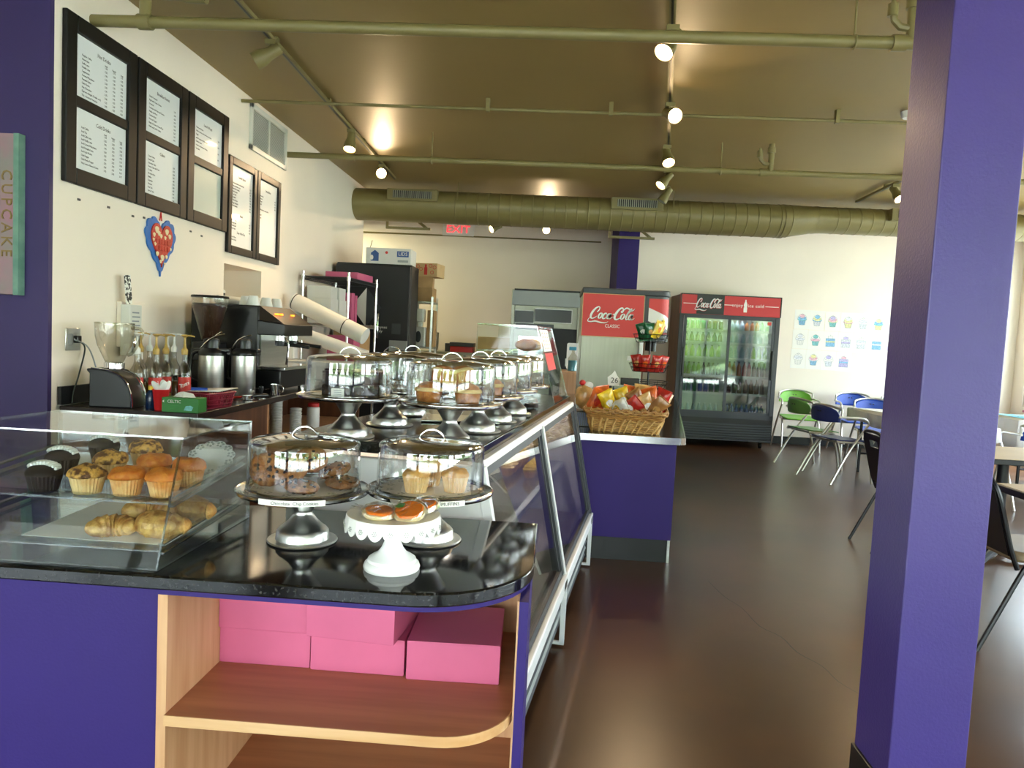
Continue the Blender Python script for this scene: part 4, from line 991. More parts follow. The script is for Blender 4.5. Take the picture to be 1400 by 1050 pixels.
# small tools at the counter edge
t = thing('tamper', 'black-handled coffee tamper with steel foot on the counter edge', 'tamper', (-1.865, 4.62, BZ), R(20))
b = MB(); b.lathe([(.028, 0), (.029, .004), (.029, .016), (.01, .02)], 20); b.build('tamper_foot', 'chrome', t)
b = MB(); b.lathe([(.009, .02), (.008, .03), (.016, .055), (.014, .072), (.001, .076)], 16); b.build('handle', 'black_plastic', t)
t = thing('portafilter', 'loose black-handled portafilter lying at the counter edge', 'portafilter', (-1.87, 4.42, BZ), R(70))
b = MB(); b.lathe([(.02, 0), (.034, .004), (.036, .03), (.03, .032)], 22); b.build('basket', 'chrome', t)
b = MB(); b.tube([(.035, 0, .022), (.08, 0, .024), (.17, 0, .018)], [.008, .013, .015], 10); b.build('handle', 'black_plastic', t)
b = MB(); b.tube([(-.10, 0, .012), (.0, .0, .013), (.12, .02, .012)], [.009, .008, .006], 8); tag(b.build('red_spatula', 'red_plastic', loc=(-1.93, 4.45, BZ), rz=R(40)), 'red-handled spatula on the back counter by the airpots', 'spatula')
t = thing('milk_pitcher', 'small steel milk pitcher at the counter edge by the espresso machine', 'pitcher', (-1.845, 4.80, BZ))
b = MB(); b.lathe([(.02, 0), (.032, 0), (.034, .004), (.028, .06), (.03, .075), (.028, .075), (.026, .06), (.031, .006), (.001, .004)], 24); b.build('pitcher_body', 'steel_bright', t)
b = MB(); b.tube(catmull([(.03, 0, .07), (.055, 0, .06), (.055, 0, .03), (.033, 0, .02)], 5), .004, 6); b.build('handle', 'steel_bright', t)
# ------------------------------------------------------------------ things on the cream wall
def menu_board(label, y0, y1, z0, z1, split, pages):
    t = thing('menu_board', label, 'menu board', (WX, (y0+y1)/2, z0), 0, 'framed menu boards on the cream wall')
    fw = .085 if split else .06
    b = W(t); 
    b.box(WX, WX+.028, y0, y0+fw, z0, z1); b.box(WX, WX+.028, y1-fw, y1, z0, z1); b.box(WX, WX+.028, y0+fw, y1-fw, z0, z0+fw); b.box(WX, WX+.028, y0+fw, y1-fw, z1-fw, z1)
    zm = (z0+z1)/2
    if split: b.box(WX, WX+.024, y0+fw, y1-fw, zm-.028, zm+.028)
    b.build('frame', 'frame_black', t, bev=.006, smooth=0)
    if split: spans = [(zm+.028, z1-fw), (z0+fw, zm-.028)]
    else: spans = [(z0+fw, z1-fw)]
    for (a, c), pg in zip(spans, pages):
        b = W(t); b.box(WX+.004, WX+.010, y0+fw-.002, y1-fw+.002, a-.002, c+.002); sh = b.build('menu_sheet', 'paper' if pg else 'paper_grey', t, smooth=0)
        if not pg: continue
        w = y1-y0-2*fw; h = c-a; yc = (y0+y1)/2; X = WX+.0108
        for it in pg:
            kind, u, v, size, body = it[:5]
            al = {'h': 'CENTER', 'l': 'LEFT', 'c': 'CENTER'}[kind]
            o = text('lettering', body, size, sh, L(t, (X, y0+fw+u*w, a+v*h)), WALLX, 'ink', al, .88, extrude=.0002, line=it[5] if len(it) > 5 else 1.05, valign='TOP' if kind != 'h' else 'CENTER')
    return t
hot = 'Regular Coffee\nAmericano\nCaffe Latte\nVanilla Latte\nCappuccino\nCaramel Macchiato\nPumpkin Spice\nCafe Mocha\nHot Chocolate\nEspresso (Single, Double, etc.)\nTea - Assorted Varieties'
cold = 'Iced Coffee\nIced Tea\nIced Caffe Latte\nIced Vanilla Latte\nIced Caramel Macchiato\nIced Pumpkin Latte\nIced Cafe Mocha\nCafe Frappe\nCafe Mocha Frappe\nVery Lemon Flavored Latte'
def col(n, s): return '\n'.join('%d.%02d' % (s+(i*7 % 3), (25, 50, 75, 95)[(i*3+s) % 4]) for i in range(n))
def drinks(head, body, n, rows=3):
    P = [('h', .54, .84, .029, head), ('l', .13, .73, .0150, body, 1.36)]
    for k, (u, hd) in enumerate(((.58, 'Small'), (.74, 'Regular'), (.90, 'Large'))): P += [('c', u, .765, .0125, hd), ('c', u, .73, .0150, col(n, k+1), 1.36)]
    return P
bi = 'Danish Croissant\nBagel with Cream Cheese\nCroissant\nCroissant with Ham and Cheese\nMuffins and More\nCinnamon Roll\nFruit and Yogurt\nBagel and Cream Cheese Plate\nMuffin and Coffee Combo'
ck = 'Cream Cakes\nSpecial Cake\nChocolate Cake\nCheese Cake with Fruit\nCookies\nPie by the Slice\nMuffins\nCupcakes\nTiramisu\nFruit Tart\nCarrot Cake'
lw = 'Turkey and Cheese\nlettuce, tomato, onion and house dressing\nVeggie\nspinach, peppers and feta cheese\nChicken Caesar\nromaine and parmesan dressing\nTuna Salad'
si = '\n'.join(('Turkey Sandwich on fresh bread', 'Ham and Swiss on rye', 'Roast Beef on white', 'Chicken Salad', 'Tuna Salad', 'Egg Salad', 'Grilled Cheese', 'Veggie Sandwich', 'Club Sandwich'))
sm = 'Small\nMedium\nLarge'
menu_board('large framed menu board with hot and cold drinks, leftmost on the cream wall', 3.655, 4.285, 2.055, 2.913, True, [drinks('Hot Drinks', hot, 11), drinks('Cold Drinks', cold, 10)])
menu_board('large framed menu board with breakfast items over cakes, second from the left', 4.30, 4.885, 2.055, 2.913, True,
           [[('h', .52, .82, .027, 'Breakfast Items'), ('l', .13, .72, .0150, bi, 1.5), ('c', .86, .68, .0150, col(9, 2), 1.5)], [('h', .52, .86, .028, 'Cakes'), ('l', .13, .76, .0150, ck, 1.4), ('c', .86, .72, .0150, col(11, 3), 1.4)]])
menu_board('framed menu board with a lunch page above an empty grey page, third from the left', 4.90, 5.505, 2.055, 2.913, True, [[('h', .5, .76, .026, 'Lunch Wraps'), ('l', .10, .66, .0150, lw, 1.6), ('c', .88, .6, .0150, col(4, 5), 3.0)], None])
menu_board('narrow framed menu board full of print, nearer of the two hung lower', 5.53, 6.055, 1.912, 2.65, False, [[('h', .5, .88, .03, 'Lunch Items'), ('l', .08, .80, .0175, si, 1.25), ('c', .9, .80, .0175, col(9, 5), 1.25), ('h', .5, .40, .026, 'Salads'), ('l', .08, .34, .0175, 'Garden Salad\nCaesar Salad\nGreek Salad\nPasta Salad', 1.25), ('c', .9, .34, .0175, col(4, 4), 1.25), ('h', .5, .18, .026, 'Soup of the Day'), ('l', .08, .13, .0175, 'Cup of Soup\nBowl of Soup', 1.2)]])
menu_board('narrow framed menu board half blank, farthest of the row and hung lower', 6.065, 6.585, 1.912, 2.65, False, [[('h', .5, .88, .03, 'Smoothies'), ('l', .08, .80, .0175, 'Strawberry\nBanana\nMango\nPeach\n\nAdd protein to any smoothie\n\nSmall\nLarge', 1.3), ('c', .9, .80, .0175, col(4, 4), 1.3)]])
# heart plaque
t = thing('heart_plaque', 'red heart plaque with scalloped blue border hanging on the cream wall', 'plaque', (WX, 4.60, 1.66))
def heart(s, sy, wob=0.0, n=120):
    out = []
    for k in range(n):
        a = 2*pi*k/n; x = 16*sin(a)**3; y = 13*cos(a)-5*cos(2*a)-2*cos(3*a)-cos(4*a)
        d = Vector((x, y+3)); f = 1+wob*abs(sin(a*9))
        out.append((x*f*s, (y*f+17)*sy))
    return out
b = MB(); b.prism(heart(.0102, .0118, .10), 0, .012, t=T(.002) @ fromx()); b.build('blue_border', 'frost_blue', t, bev=.003)
b = MB(); b.prism([(x, y+.045) for x, y in heart(.0078, .0094)], .012, .020, t=T(.002) @ fromx()); hb = b.build('heart_body', 'heart_red', t, bev=.004)
b = MB()
for (u, v, rr) in ((-.07, .275, .022), (-.045, .255, .016), (.05, .275, .02), (.085, .25, .016), (-.02, .24, .014), (.03, .235, .012), (-.1, .24, .014), (-.085, .185, .012), (.1, .17, .01), (-.06, .125, .016), (0, .105, .02), (.05, .115, .013), (-.02, .08, .012), (.03, .07, .009), (-.105, .21, .01)):
    b.prism([(u+rr*(1+.3*sin(3*a))*cos(a), v+rr*sin(a)) for a in [2*pi*k/10 for k in range(10)]], 0, .003, t=T(.0215) @ fromx())
b.build('cream_patches', 'heart_cream', hb, smooth=0)
b = MB()
for r_, (vv, uu) in enumerate(((.205, .085), (.165, .085))):
    for k in range(5):
        u = -uu+uu*2*(k+.5)/5; b.box(.0215, .027, u-.013, u+.013, vv-.015, vv+.015)
b.build('raised_letter_blocks', 'heart_red', hb, bev=.004)
b = MB(); b.tube([(.008, -.012, .34), (.008, 0, .395), (.008, .012, .34)], .004, 6); b.build('hanger_ribbon', 'red_plastic', t)
for i, (y, z) in enumerate(((3.80, 1.985), (4.06, 1.99), (4.30, 1.98), (4.42, 1.99), (5.0, 1.99), (5.16, 1.98))):
    b = MB(); b.box(0, .003, -.012, .012, -.006, .006); tag(b.build('wall_scuff', 'dark_grey', loc=(WX, y, z), smooth=0), 'small dark mounting mark on the cream wall below the menu boards', 'mark', 'mounting marks under the menu boards')
# vent on the wall
t = thing('wall_vent', 'white louvred return vent high on the cream wall near the ceiling', 'vent', (WX, 6.31, 2.80))
b = W(t); a0, a1, c0, c1 = 5.92, 6.72, 2.79, 3.16
b.box(WX, WX+.02, a0, a1, c0, c0+.04); b.box(WX, WX+.02, a0, a1, c1-.04, c1); b.box(WX, WX+.02, a0, a0+.04, c0, c1); b.box(WX, WX+.02, a1-.04, a1, c0, c1); b.box(WX, WX+.016, 6.305, 6.325, c0, c1); b.build('frame', 'vent_white', t, bev=.003, smooth=0)
b = W(t); b.box(WX, WX+.003, a0+.04, a1-.04, c0+.04, c1-.04); b.build('backing', 'vent_grey', t, smooth=0)
b = W(t)
for k in range(22):
    z = c0+.045+.0128*k; b.add([(WX+.003, a0+.04, z), (WX+.014, a0+.04, z-.006), (WX+.014, a1-.04, z-.006), (WX+.003, a1-.04, z), (WX+.003, a0+.04, z+.003), (WX+.014, a0+.04, z-.003), (WX+.014, a1-.04, z-.003), (WX+.003, a1-.04, z+.003)], [(0,3,2,1),(4,5,6,7),(0,1,5,4),(1,2,6,5),(2,3,7,6),(3,0,4,7)])
b.build('louvre_blades', 'vent_white', t, smooth=0)
# CUPCAKE canvas on the purple wall
t = thing('cupcake_canvas', 'pink and teal canvas with gold letters on the purple wall', 'picture', (-2.95, 3.57, 1.46))
b = W(t); b.box(-3.25, -2.675, 3.525, 3.569, 1.46, 2.25); b.build('canvas', 'art_pink', t, bev=.003, smooth=0)
b = W(t); b.box(-2.70, -2.6735, 3.5235, 3.57, 1.459, 2.251); b.build('edge_band', 'art_teal', t, smooth=0)
text('lettering', 'CUPCAKE', .078, t, L(t, (-2.735, 3.522, 1.86)), (pi/2, pi/2, 0), 'brass_text', space=1.35, extrude=.002)

# ------------------------------------------------------------------ wire rack, black refrigerator and neighbours
t = thing('wire_rack', 'chrome wire shelving rack against the cream wall beyond the espresso machine', 'rack', (-2.24, 7.60, 0), R(-4))
for x in (-.235, .235):
    for y in (-.44, .44):
        b = MB(); b.cyl((x, y, .03), (x, y, 1.92), .0135, 10); b.cyl((x, y, 0), (x, y, .03), .02, 10); b.build('post', 'steel_bright', t)
        for z in (1.0, 1.40, 1.86): b = MB(); b.cyl((x, y, z-.025), (x, y, z+.02), .019, 10); b.build('collar', 'steel', t)
for z in (.30, 1.0, 1.40, 1.86):
    b = MB()
    for dz in (.01, -.022):
        b.tube([(-.235, -.44, z+dz), (.235, -.44, z+dz), (.235, .44, z+dz), (-.235, .44, z+dz)], .004, 5, closed=True)
    n = 36
    for y in (-.44, .44):
        b.tube([(-.235+.47*k/n, y, z+(.01 if k % 2 else -.022)) for k in range(n+1)], .0025, 4)
    for x in (-.235, .235):
        b.tube([(x, -.44+.88*k/60, z+(.01 if k % 2 else -.022)) for k in range(61)], .0025, 4)
    for k in range(34): y = -.43+.86*k/33; b.cyl((-.235, y, z+.012), (.235, y, z+.012), .0025, 4)
    b.build('wire_shelf', 'dark_grey' if z > 1.8 else 'steel', t)
RM = t.matrix_basis.copy()
def onrack(x, y, z): return RM @ Vector((x, y, z))
def carton(name, label, m, loc, d, rz=0, group=None, cat='box'):
    b = MB(); b.box(-d[0]/2, d[0]/2, -d[1]/2, d[1]/2, 0, d[2]); b.box(-d[0]/2-.001, d[0]/2+.001, -d[1]/2-.001, d[1]/2+.001, d[2]*.72, d[2]*.735)
    return tag(b.build(name, m, loc=loc, rz=rz, bev=.003, smooth=0), label, cat, group)
carton('bakery_box', 'flat pink bakery box on top of the wire rack', 'pink_card', onrack(.05, .10, 1.876), (.34, .50, .07), R(-4))
k = 0
for j, y in enumerate((-.30, -.06)):
    for z in range(3):
        k += 1
        carton('white_carton', ('white carton in the near stack on the wire rack, ' if j == 0 else 'white carton in the far stack on the wire rack, ')+('bottom one', 'middle one', 'top one')[z], 'white_card', onrack(-.07-.012*z, y+.01*z, 1.416+.122*z), (.24, .225, .12), R(-4+2*z), 'white cartons on the wire rack')
carton('bakery_box', 'pink bakery box standing on edge on the wire rack, beside the white cartons', 'pink_card', onrack(-.04, .13, 1.416), (.26, .07, .33), R(-8))
carton('bakery_box', 'second pink bakery box on edge, squeezed behind the upright pink one', 'pink_card', onrack(-.04, .215, 1.416), (.26, .07, .31), R(-3))
carton('bakery_box', 'pink bakery box on the lower shelf of the wire rack', 'pink_card', onrack(.08, -.10, 1.016), (.28, .20, .28), R(-4))
carton('brown_carton', 'brown carton in clear wrap on the lower rack shelf', 'cardboard', onrack(.06, .20, 1.016), (.30, .30, .33), R(-6))
# long white tubes leaning in front of the rack
t = thing('paper_tube', 'long white paper tube slanting in front of the wire rack', 'tube', (-2.45, 6.79, 1.605))
b = MB(); b.cyl((0, 0, 0), (.72, -.12, -.30), .078, 24); b.build('tube_body', 'white_card', t)
b = MB()
for f in (.02, .72): b = MB(); p = Vector((.72, -.12, -.30)); b.cyl(p*f, p*(f+.012), .0795, 24); b.build('black_strap', 'black_plastic', t)
t = thing('paper_tube', 'second white paper tube lying lower, behind the first slanting one', 'tube', (-2.44, 6.60, 1.345))
b = MB(); b.cyl((0, 0, 0), (.74, .04, -.225), .06, 24); b.build('tube_body', 'white_card', t)
b = MB(); b.box(-.35, .40, -.15, .25, 0, .16); tag(b.build('white_supply_box', 'white_card', loc=(-2.15, 6.58, .9005), bev=.004), 'white supply box on the far end of the back counter under the paper tubes', 'box')
b = MB(); b.box(-.05, .05, -.06, .06, 0, .44); tag(b.build('white_bin', 'white_plastic', loc=(-2.46, 6.765, 1.0615), bev=.01), 'white bin against the cream wall holding up the paper tubes', 'bin')
# black refrigerator
t = thing('black_refrigerator', 'tall black refrigerator at the end of the cream wall', 'refrigerator', (-2.07, 8.64, 0))
b = W(t); b.box(-2.50, -1.64, 8.28, 8.72, .05, 2.12); b.build('body', 'black_matte', t, bev=.008)
b = W(t); b.box(-2.495, -1.645, 8.22, 8.278, .12, 2.10); d = b.build('door', 'black_matte', t, bev=.008)
b = W(t); b.tube(catmull([(-1.98, 8.225, 1.55), (-1.98, 8.17, 1.53), (-1.98, 8.17, 1.30), (-1.98, 8.225, 1.28)], 5), .012, 8); b.build('handle', 'chrome', d)
text('lettering', 'Employees\nOnly', .045, d, L(t, (-1.98, 8.2185, 1.38)), m='logo_white', extrude=.0003)
b = W(t); b.box(-1.83, -1.73, 8.214, 8.22, 1.33, 1.45); b.build('lock_plate', 'dark_grey', d, bev=.002)
t = thing('diamond_panel', 'diamond-shaped panel, half white half smoky, on the black refrigerator door', 'panel', (-2.13, 8.215, 1.62))
b = MB(); b.prism([(-.17, 0), (0, -.22), (0, .22)], 0, .004, t=fromy()); b.build('white_half', 'paper_plain', t, smooth=0)
b = MB(); b.prism([(0, -.22), (.17, 0), (0, .22)], 0, .004, t=fromy()); b.build('smoky_half', 'dark_grey', t, smooth=0)
b = MB(); b.box(-.10, .10, -.012, .012, 0, 1.25); tag(b.build('grey_board', 'panel_grey', loc=(-1.74, 8.17, .01), smooth=0), 'pale grey board leaning on the black refrigerator door', 'board')
t = thing('lids_box', 'white carton printed LIDS lying on top of the black refrigerator', 'box', (-1.92, 8.50, 2.121))
b = MB(); b.box(-.26, .26, -.20, .12, 0, .18); b.build('box_body', 'white_card', t, bev=.003, smooth=0)
b = MB(); b.box(.10, .235, -.202, -.2, .085, .15); pl = b.build('print_panel', 'label_blue', t, smooth=0)
text('lettering', 'LIDS', .055, pl, (.168, -.2035, .118), m='logo_white', extrude=.0004)
b = MB(); b.prism([(-.20, .03), (-.11, .03), (-.11, .12), (-.155, .155), (-.20, .12)], .2, .202, t=fromy()); b.build('print_panel', 'label_blue', t, smooth=0)
b = MB(); b.prism([(-.19+.02*cos(a), .07+.028*sin(a)) for a in [2*pi*k/14 for k in range(14)]], .202, .2035, t=fromy()); b.prism([(-.02+.016*cos(a), .13+.016*sin(a)) for a in [2*pi*k/14 for k in range(14)]], .2, .202, 1, t=fromy()); b.box(.11, .23, -.202, -.2, .025, .05, 2); b.build('print_mark', ['logo_white', 'label_red', 'panel_grey'], t, smooth=0)
b = MB(); b.tube([(-.24, -.1, .18), (-.225, -.11, .22), (-.21, -.12, .27)], .004, 5); b.build('loose_strap', 'black_plastic', t)
# shelf unit beside it
t = thing('supply_shelf', 'narrow steel shelf unit beside the black refrigerator, stacked with cartons', 'shelf', (-1.60, 9.0, 0))
for x in (-1.72, -1.48):
    for y in (8.82, 9.18): b = W(t); b.box(x-.012, x+.012, y-.012, y+.012, 0, 1.80); b.build('post', 'steel', t, smooth=0)
for z in (.3, 1.17, 1.72): b = W(t); b.box(-1.73, -1.47, 8.81, 9.19, z, z+.02); b.build('shelf', 'steel_panel', t, smooth=0)
o = carton('brown_carton', 'brown carton at the bottom of the stack beside the black refrigerator', 'cardboard', (-1.60, 9.0, 1.7405), (.22, .30, .17), 0)
o = carton('brown_carton', 'brown carton in the middle of the stack beside the black refrigerator', 'cardboard', (-1.61, 9.0, 1.912), (.21, .30, .13), .1)
t = thing('printed_carton', 'pale carton printed with red rings, topmost beside the black refrigerator', 'box', (-1.56, 9.0, 2.043), -.15)
b = MB(); b.box(-.145, .145, -.15, .15, 0, .16); b.build('box_body', 'cardboard_pale', t, bev=.003, smooth=0)
b = MB()
for u, v in ((-.11, .04), (-.06, .09), (-.10, .12), (.08, .05), (.11, .11), (.06, .13)): b.tube([(u+.02*cos(a), -.151, v+.02*sin(a)) for a in [2*pi*k/12 for k in range(12)]], .003, 4, closed=True)
b.box(-.02, .02, -.153, -.15, .02, .11); b.box(-.012, .012, -.153, -.15, .11, .145); b.build('printed_marks', 'label_red', t, smooth=0)
t = thing('small_appliance', 'white kitchen appliance on the shelf beside the black refrigerator', 'appliance', (-1.63, 8.92, 1.1905))
b = MB(); b.box(-.09, .07, -.08, .1, 0, .24); b.box(-.09, .05, -.1, .06, .30, .46); b.box(-.03, .03, -.05, .03, .24, .30); b.build('appliance_body', 'white_plastic', t, bev=.015)
b = MB(); b.prism([(.035*cos(a)-.01, .12+.07*sin(a)) for a in [2*pi*k/18 for k in range(18)]], .08, .083, t=fromy()); b.build('dial_panel', 'dark_grey', t, smooth=0)
carton('flat_carton', 'tall brown carton standing at the right of the white appliance', 'cardboard', (-1.51, 9.02, 1.1905), (.08, .22, .45))

# ------------------------------------------------------------------ kitchen along the far wall
t = thing('kitchen_worktable', 'long kitchen worktable along the far wall behind the domes', 'table', (-1.0, 11.75, 0))
b = W(t); b.box(-3.0, .1, 11.4, 12.15, 1.04, 1.08); b.build('tabletop', 'steel_panel', t, bev=.004)
for x in (-2.95, -1.45, .05):
    for y in (11.45, 12.1): b = W(t); b.box(x-.02, x+.02, y-.02, y+.02, 0, 1.04); b.build('leg', 'steel', t, smooth=0)
carton('brown_carton', 'open brown carton on the far worktable behind the domes', 'cardboard_pale', (-.92, 11.65, 1.081), (.52, .35, .26))
b = MB()
for z in range(5): b.lathe([(.05, .035*z), (.065, .035*z+.15), (.067, .035*z+.152), (.04, .035*z+.15)], 18)
tag(b.build('paper_cup_stack', 'white_plastic', loc=(-1.88, 11.6, 1.081)), 'stack of white paper cups on the far worktable', 'cups')
t = thing('red_black_tray', 'red and black box stack on the far worktable left of the brown carton', 'box', (-1.42, 11.6, 1.081))
b = MB(); b.box(-.19, .17, -.15, .15, 0, .09); b.build('red_box', 'cap_red', t, bev=.004)
b = MB(); b.box(-.2, .18, -.16, .15, .09, .15); b.box(-.28, -.2, -.1, .1, 0, .13); b.build('black_box', 'dark_grey', t, bev=.004)
t = thing('commercial_oven', 'steel-framed commercial oven tower with black panels behind the slanted bin', 'oven', (-.1, 9.95, 0))
b = W(t); b.box(-.56, -.52, 9.5, 10.3, 0, 1.98); b.box(.30, .34, 9.5, 10.3, 0, 1.98); b.box(-.52, .30, 9.56, 10.3, 0, 1.96); b.build('steel_frame', 'steel_panel', t, bev=.003, smooth=0)
b = W(t); b.box(-.55, .33, 9.44, 9.56, 1.78, 1.965); b.build('hood_panel', 'panel_grey', t, bev=.004)
b = W(t); b.box(-.53, .33, 9.48, 9.56, 1.96, 1.99); b.build('hood_top', 'black_matte', t, smooth=0)
for (x0, x1, z0, z1) in ((-.51, -.27, 1.56, 1.71), (-.25, .22, 1.58, 1.74)):
    b = W(t); b.box(x0-.012, x1+.012, 9.53, 9.56, z0-.012, z1+.012); fr = b.build('panel_frame', 'white_card', t, smooth=0)
    b = W(t); b.box(x0, x1, 9.515, 9.53, z0, z1); b.build('black_panel', 'black_plastic', fr, smooth=0)
b = W(t); b.box(-.50, .0, 9.53, 9.56, 1.47, 1.55); cp = b.build('control_strip', 'black_plastic', t, smooth=0)
for x in (-.42, -.30, -.18, -.06): b = W(t); b.cyl((x, 9.53, 1.51), (x, 9.505, 1.51), .02, 12); b.build('knob', 'dark_grey', cp)
b = W(t); b.box(-.50, -.06, 9.53, 9.56, .75, 1.44); od = b.build('oven_door', 'steel_panel', t, smooth=0)
b = W(t); b.box(-.45, -.12, 9.522, 9.53, .95, 1.38); b.build('oven_window', 'chrome', od, smooth=0)
b = W(t); b.box(-.02, .30, 9.52, 9.56, .4, 1.50); b.build('dark_panel', 'black_matte', t, smooth=0)
b = MB(); b.box(-.04, .04, 0, .003, 0, .10); tag(b.build('framed_notice', 'paper_grey', loc=(.21, 9.515, 1.02), smooth=0), 'small pale notice on the dark panel of the oven tower', 'notice')
t = thing('spray_bottle', 'teal and white spray bottle on the ledge left of the drink dispenser', 'bottle', (.235, 8.2, 1.02))
b = MB(); b.lathe([(.02, 0), (.06, 0), (.06, .14), (.02, .20), (.018, .23)], 20); b.build('bottle_body', 'bottle_glass', t)
b = MB(); b.lathe([(.001, .004), (.056, .004), (.056, .12), (.001, .12)], 18); b.build('liquid', 'spray_teal', t)
b = MB(); b.box(-.05, .03, -.015, .015, .23, .27); b.build('trigger_head', 'spray_teal', t, bev=.005)
o = MB().box(.10, .32, 7.9, 8.5, 0, 1.02); tag(o.build('storage_cabinet', 'maple', bev=.004), 'tan storage cabinet between the oven tower and the drink dispenser', 'cabinet')
b = MB(); b.prism(rrect(-.09, .09, 0, .30, .02), 0, .01, t=fromy()); tag(b.build('paper_towel_sheet', 'white_plastic', loc=(.255, 8.45, 1.23-.2), smooth=0), 'white paper towel hanging beside the drink dispenser', 'towel')

# ------------------------------------------------------------------ drink counter
DZ = .80
dc = thing('drink_counter', 'purple drink counter with black toe kick, beyond the bakery case', 'counter', (.6, 6.0, 0))
P = [(.17, 4.555), (.80, 4.555), (1.28, 7.70), (.17, 7.70)]
b = W(dc); b.prism(P, .15, .762); b.build('cabinet_body', 'purple_paint', dc, bev=.002, smooth=0)
P2 = [(.20, 4.585), (.785, 4.585), (1.26, 7.68), (.20, 7.68)]
b = W(dc); b.prism(P2, 0, .15); b.build('toe_kick', 'black_base', dc, smooth=0)
b = W(dc); b.add([(.785, 4.575, 0), (.80, 4.575, 0), (.80, 4.575, .15), (.785, 4.575, .15), (.785, 4.59, 0), (.80, 4.59, 0), (.80, 4.59, .15), (.785, 4.59, .15)], [(0,1,2,3),(7,6,5,4),(0,4,5,1),(1,5,6,2),(2,6,7,3),(3,7,4,0)]); b.build('kick_corner', 'steel', dc, smooth=0)
P3 = [(.155, 4.515), (.815, 4.515), (.845, 4.545), (1.325, 7.74), (.155, 7.74)]
o = MB().prism(P3, .766, .80); tp = o.build('drink_countertop', 'granite_case', bev=.002, smooth=0); tag(tp, 'dark top with bright metal edge on the purple drink counter', 'countertop')
b = MB(); E_ = P3[:4]
for i in range(3):
    a = Vector(E_[i]); c = Vector(E_[i+1]); d = (c-a).normalized(); nn = Vector((d.y, -d.x))*.006
    b.prism([a-nn*.1, a+nn, c+nn, c-nn*.1], .76, .802)
b.build('metal_edge', 'steel_bright', tp, smooth=0)
# wicker basket of snacks
bk = thing('wicker_basket', 'wicker basket full of snack bags on the near corner of the drink counter', 'basket', (.50, 4.80, DZ+.001), R(-7))
BW, BD, BH = .205, .15, .14
def bring(f, z, n=88, ph=0, amp=0.0):
    w, d = BW*f, BD*f; per = []
    P = rrect(-w, w, -d, d, .04, 5)
    Ls = [0]
    for i in range(len(P)): Ls.append(Ls[-1]+(Vector(P[(i+1) % len(P)])-Vector(P[i])).length)
    for k in range(n):
        s = Ls[-1]*k/n; i = max(j for j in range(len(P)) if Ls[j] <= s+1e-9); i = min(i, len(P)-1); u = (s-Ls[i])/max(1e-9, Ls[i+1]-Ls[i])
        a = Vector(P[i]); c = Vector(P[(i+1) % len(P)]); p = a.lerp(c, u); d_ = (c-a).normalized(); q = amp*(1 if (k//2+ph) % 2 else -1)
        per.append((p.x+d_.y*q, p.y-d_.x*q, z))
    return per
b = MB()
for k in range(6): z = .008+.013*k; b.tube(bring(1+.24*z/BH, z, 88, k, .004), .0055, 5, closed=True)
b.build('lower_weave', 'wicker', bk)
b = MB()
for k in range(34):
    A = [Vector(bring(1.03+.24*z/BH, z, 88)[int(k*88/34+o_) % 88]) for z, o_ in ((.0, 0), (.05, 1), (.09, 2))]
    b.tube(A, .0075, 6)
b.build('stakes', 'wicker', bk)
b = MB()
for k in range(3): z = .088+.012*k; b.tube(bring(1.0+.24*z/BH, z, 88, k, .004), .006, 5, closed=True)
b.build('upper_weave', 'wicker_dark', bk)
b = MB()
for k in range(2):
    base = bring(1.27, BH-.012+.014*k, 132); b.tube([Vector(p)+Vector((0, 0, .004*sin(i*1.4+k*pi))) for i, p in enumerate(base)], .0085, 6, closed=True)
for i in range(0, 132, 3):
    p = Vector(bring(1.27, BH-.005, 132)[i]); b.tube([p+Vector((0, 0, -.018)), p*1.03+Vector((0, 0, .0)), p+Vector((0, 0, .022))], .0045, 4)
b.build('braided_rim', 'wicker_dark', bk)
b = MB(); P = rrect(-BW, BW, -BD, BD, .04, 5); b.prism(P, 0, .008); b.build('bottom', 'wicker_dark', bk)
def snack(label, loc, rot, c, c2, s=1.0, group='snack bags', w=.055, h=.085, name='snack_bag'):
    t = thing(name, label, 'snack bag', loc, 0, group); t.rotation_euler = rot
    b = MB(); n, m = 12, 14; rnd = random.Random(int(abs(loc[0]*1e4)+abs(loc[1]*1e4)))
    def pt(i, j, sg):
        u = -1+2*i/n; v = -1+2*j/m
        pf = max(0, (1-abs(u)**4))*max(0, (1-abs(v)**3))**.8
        dx = .9+.1*abs(v)**2
        return (u*w*s*dx, sg*(.030*s*pf+.0006)+.002*s*sin(9*u+5*v)*(1-abs(v)*.5), v*h*s)
    for sg in (1, -1):
        vs = [pt(i, j, sg) for j in range(m+1) for i in range(n+1)]
        fs = []; mi = []
        for j in range(m):
            for i in range(n):
                q = (j*(n+1)+i, j*(n+1)+i+1, (j+1)*(n+1)+i+1, (j+1)*(n+1)+i)
                b.f.append(tuple(len(b.v)+x for x in (q if sg < 0 else q[::-1]))); b.m.append(0)
        b.v += [Vector(p) for p in vs]
    b.build('bag_body', c, t, smooth=60)
    e = MB()
    for sz in (1, -1): e = MB(); e.box(-w*s*1.0, w*s*1.0, -.0015, .0015, sz*h*s-.006*s, sz*h*s+.006*s); e.build('crimped_seal', c, t, smooth=0)
    p = MB(); pp = [(.42*cos(q)*(1+.25*sin(3*q)), .05+.34*sin(q)) for q in [2*pi*k/14 for k in range(14)]]
    p.poly([(x*w*s, -.0318*s, z*h*s) for x, z in pp]); p.build('printed_patch', c2, t, smooth=0)
    return t
BM = bk.matrix_basis.copy()
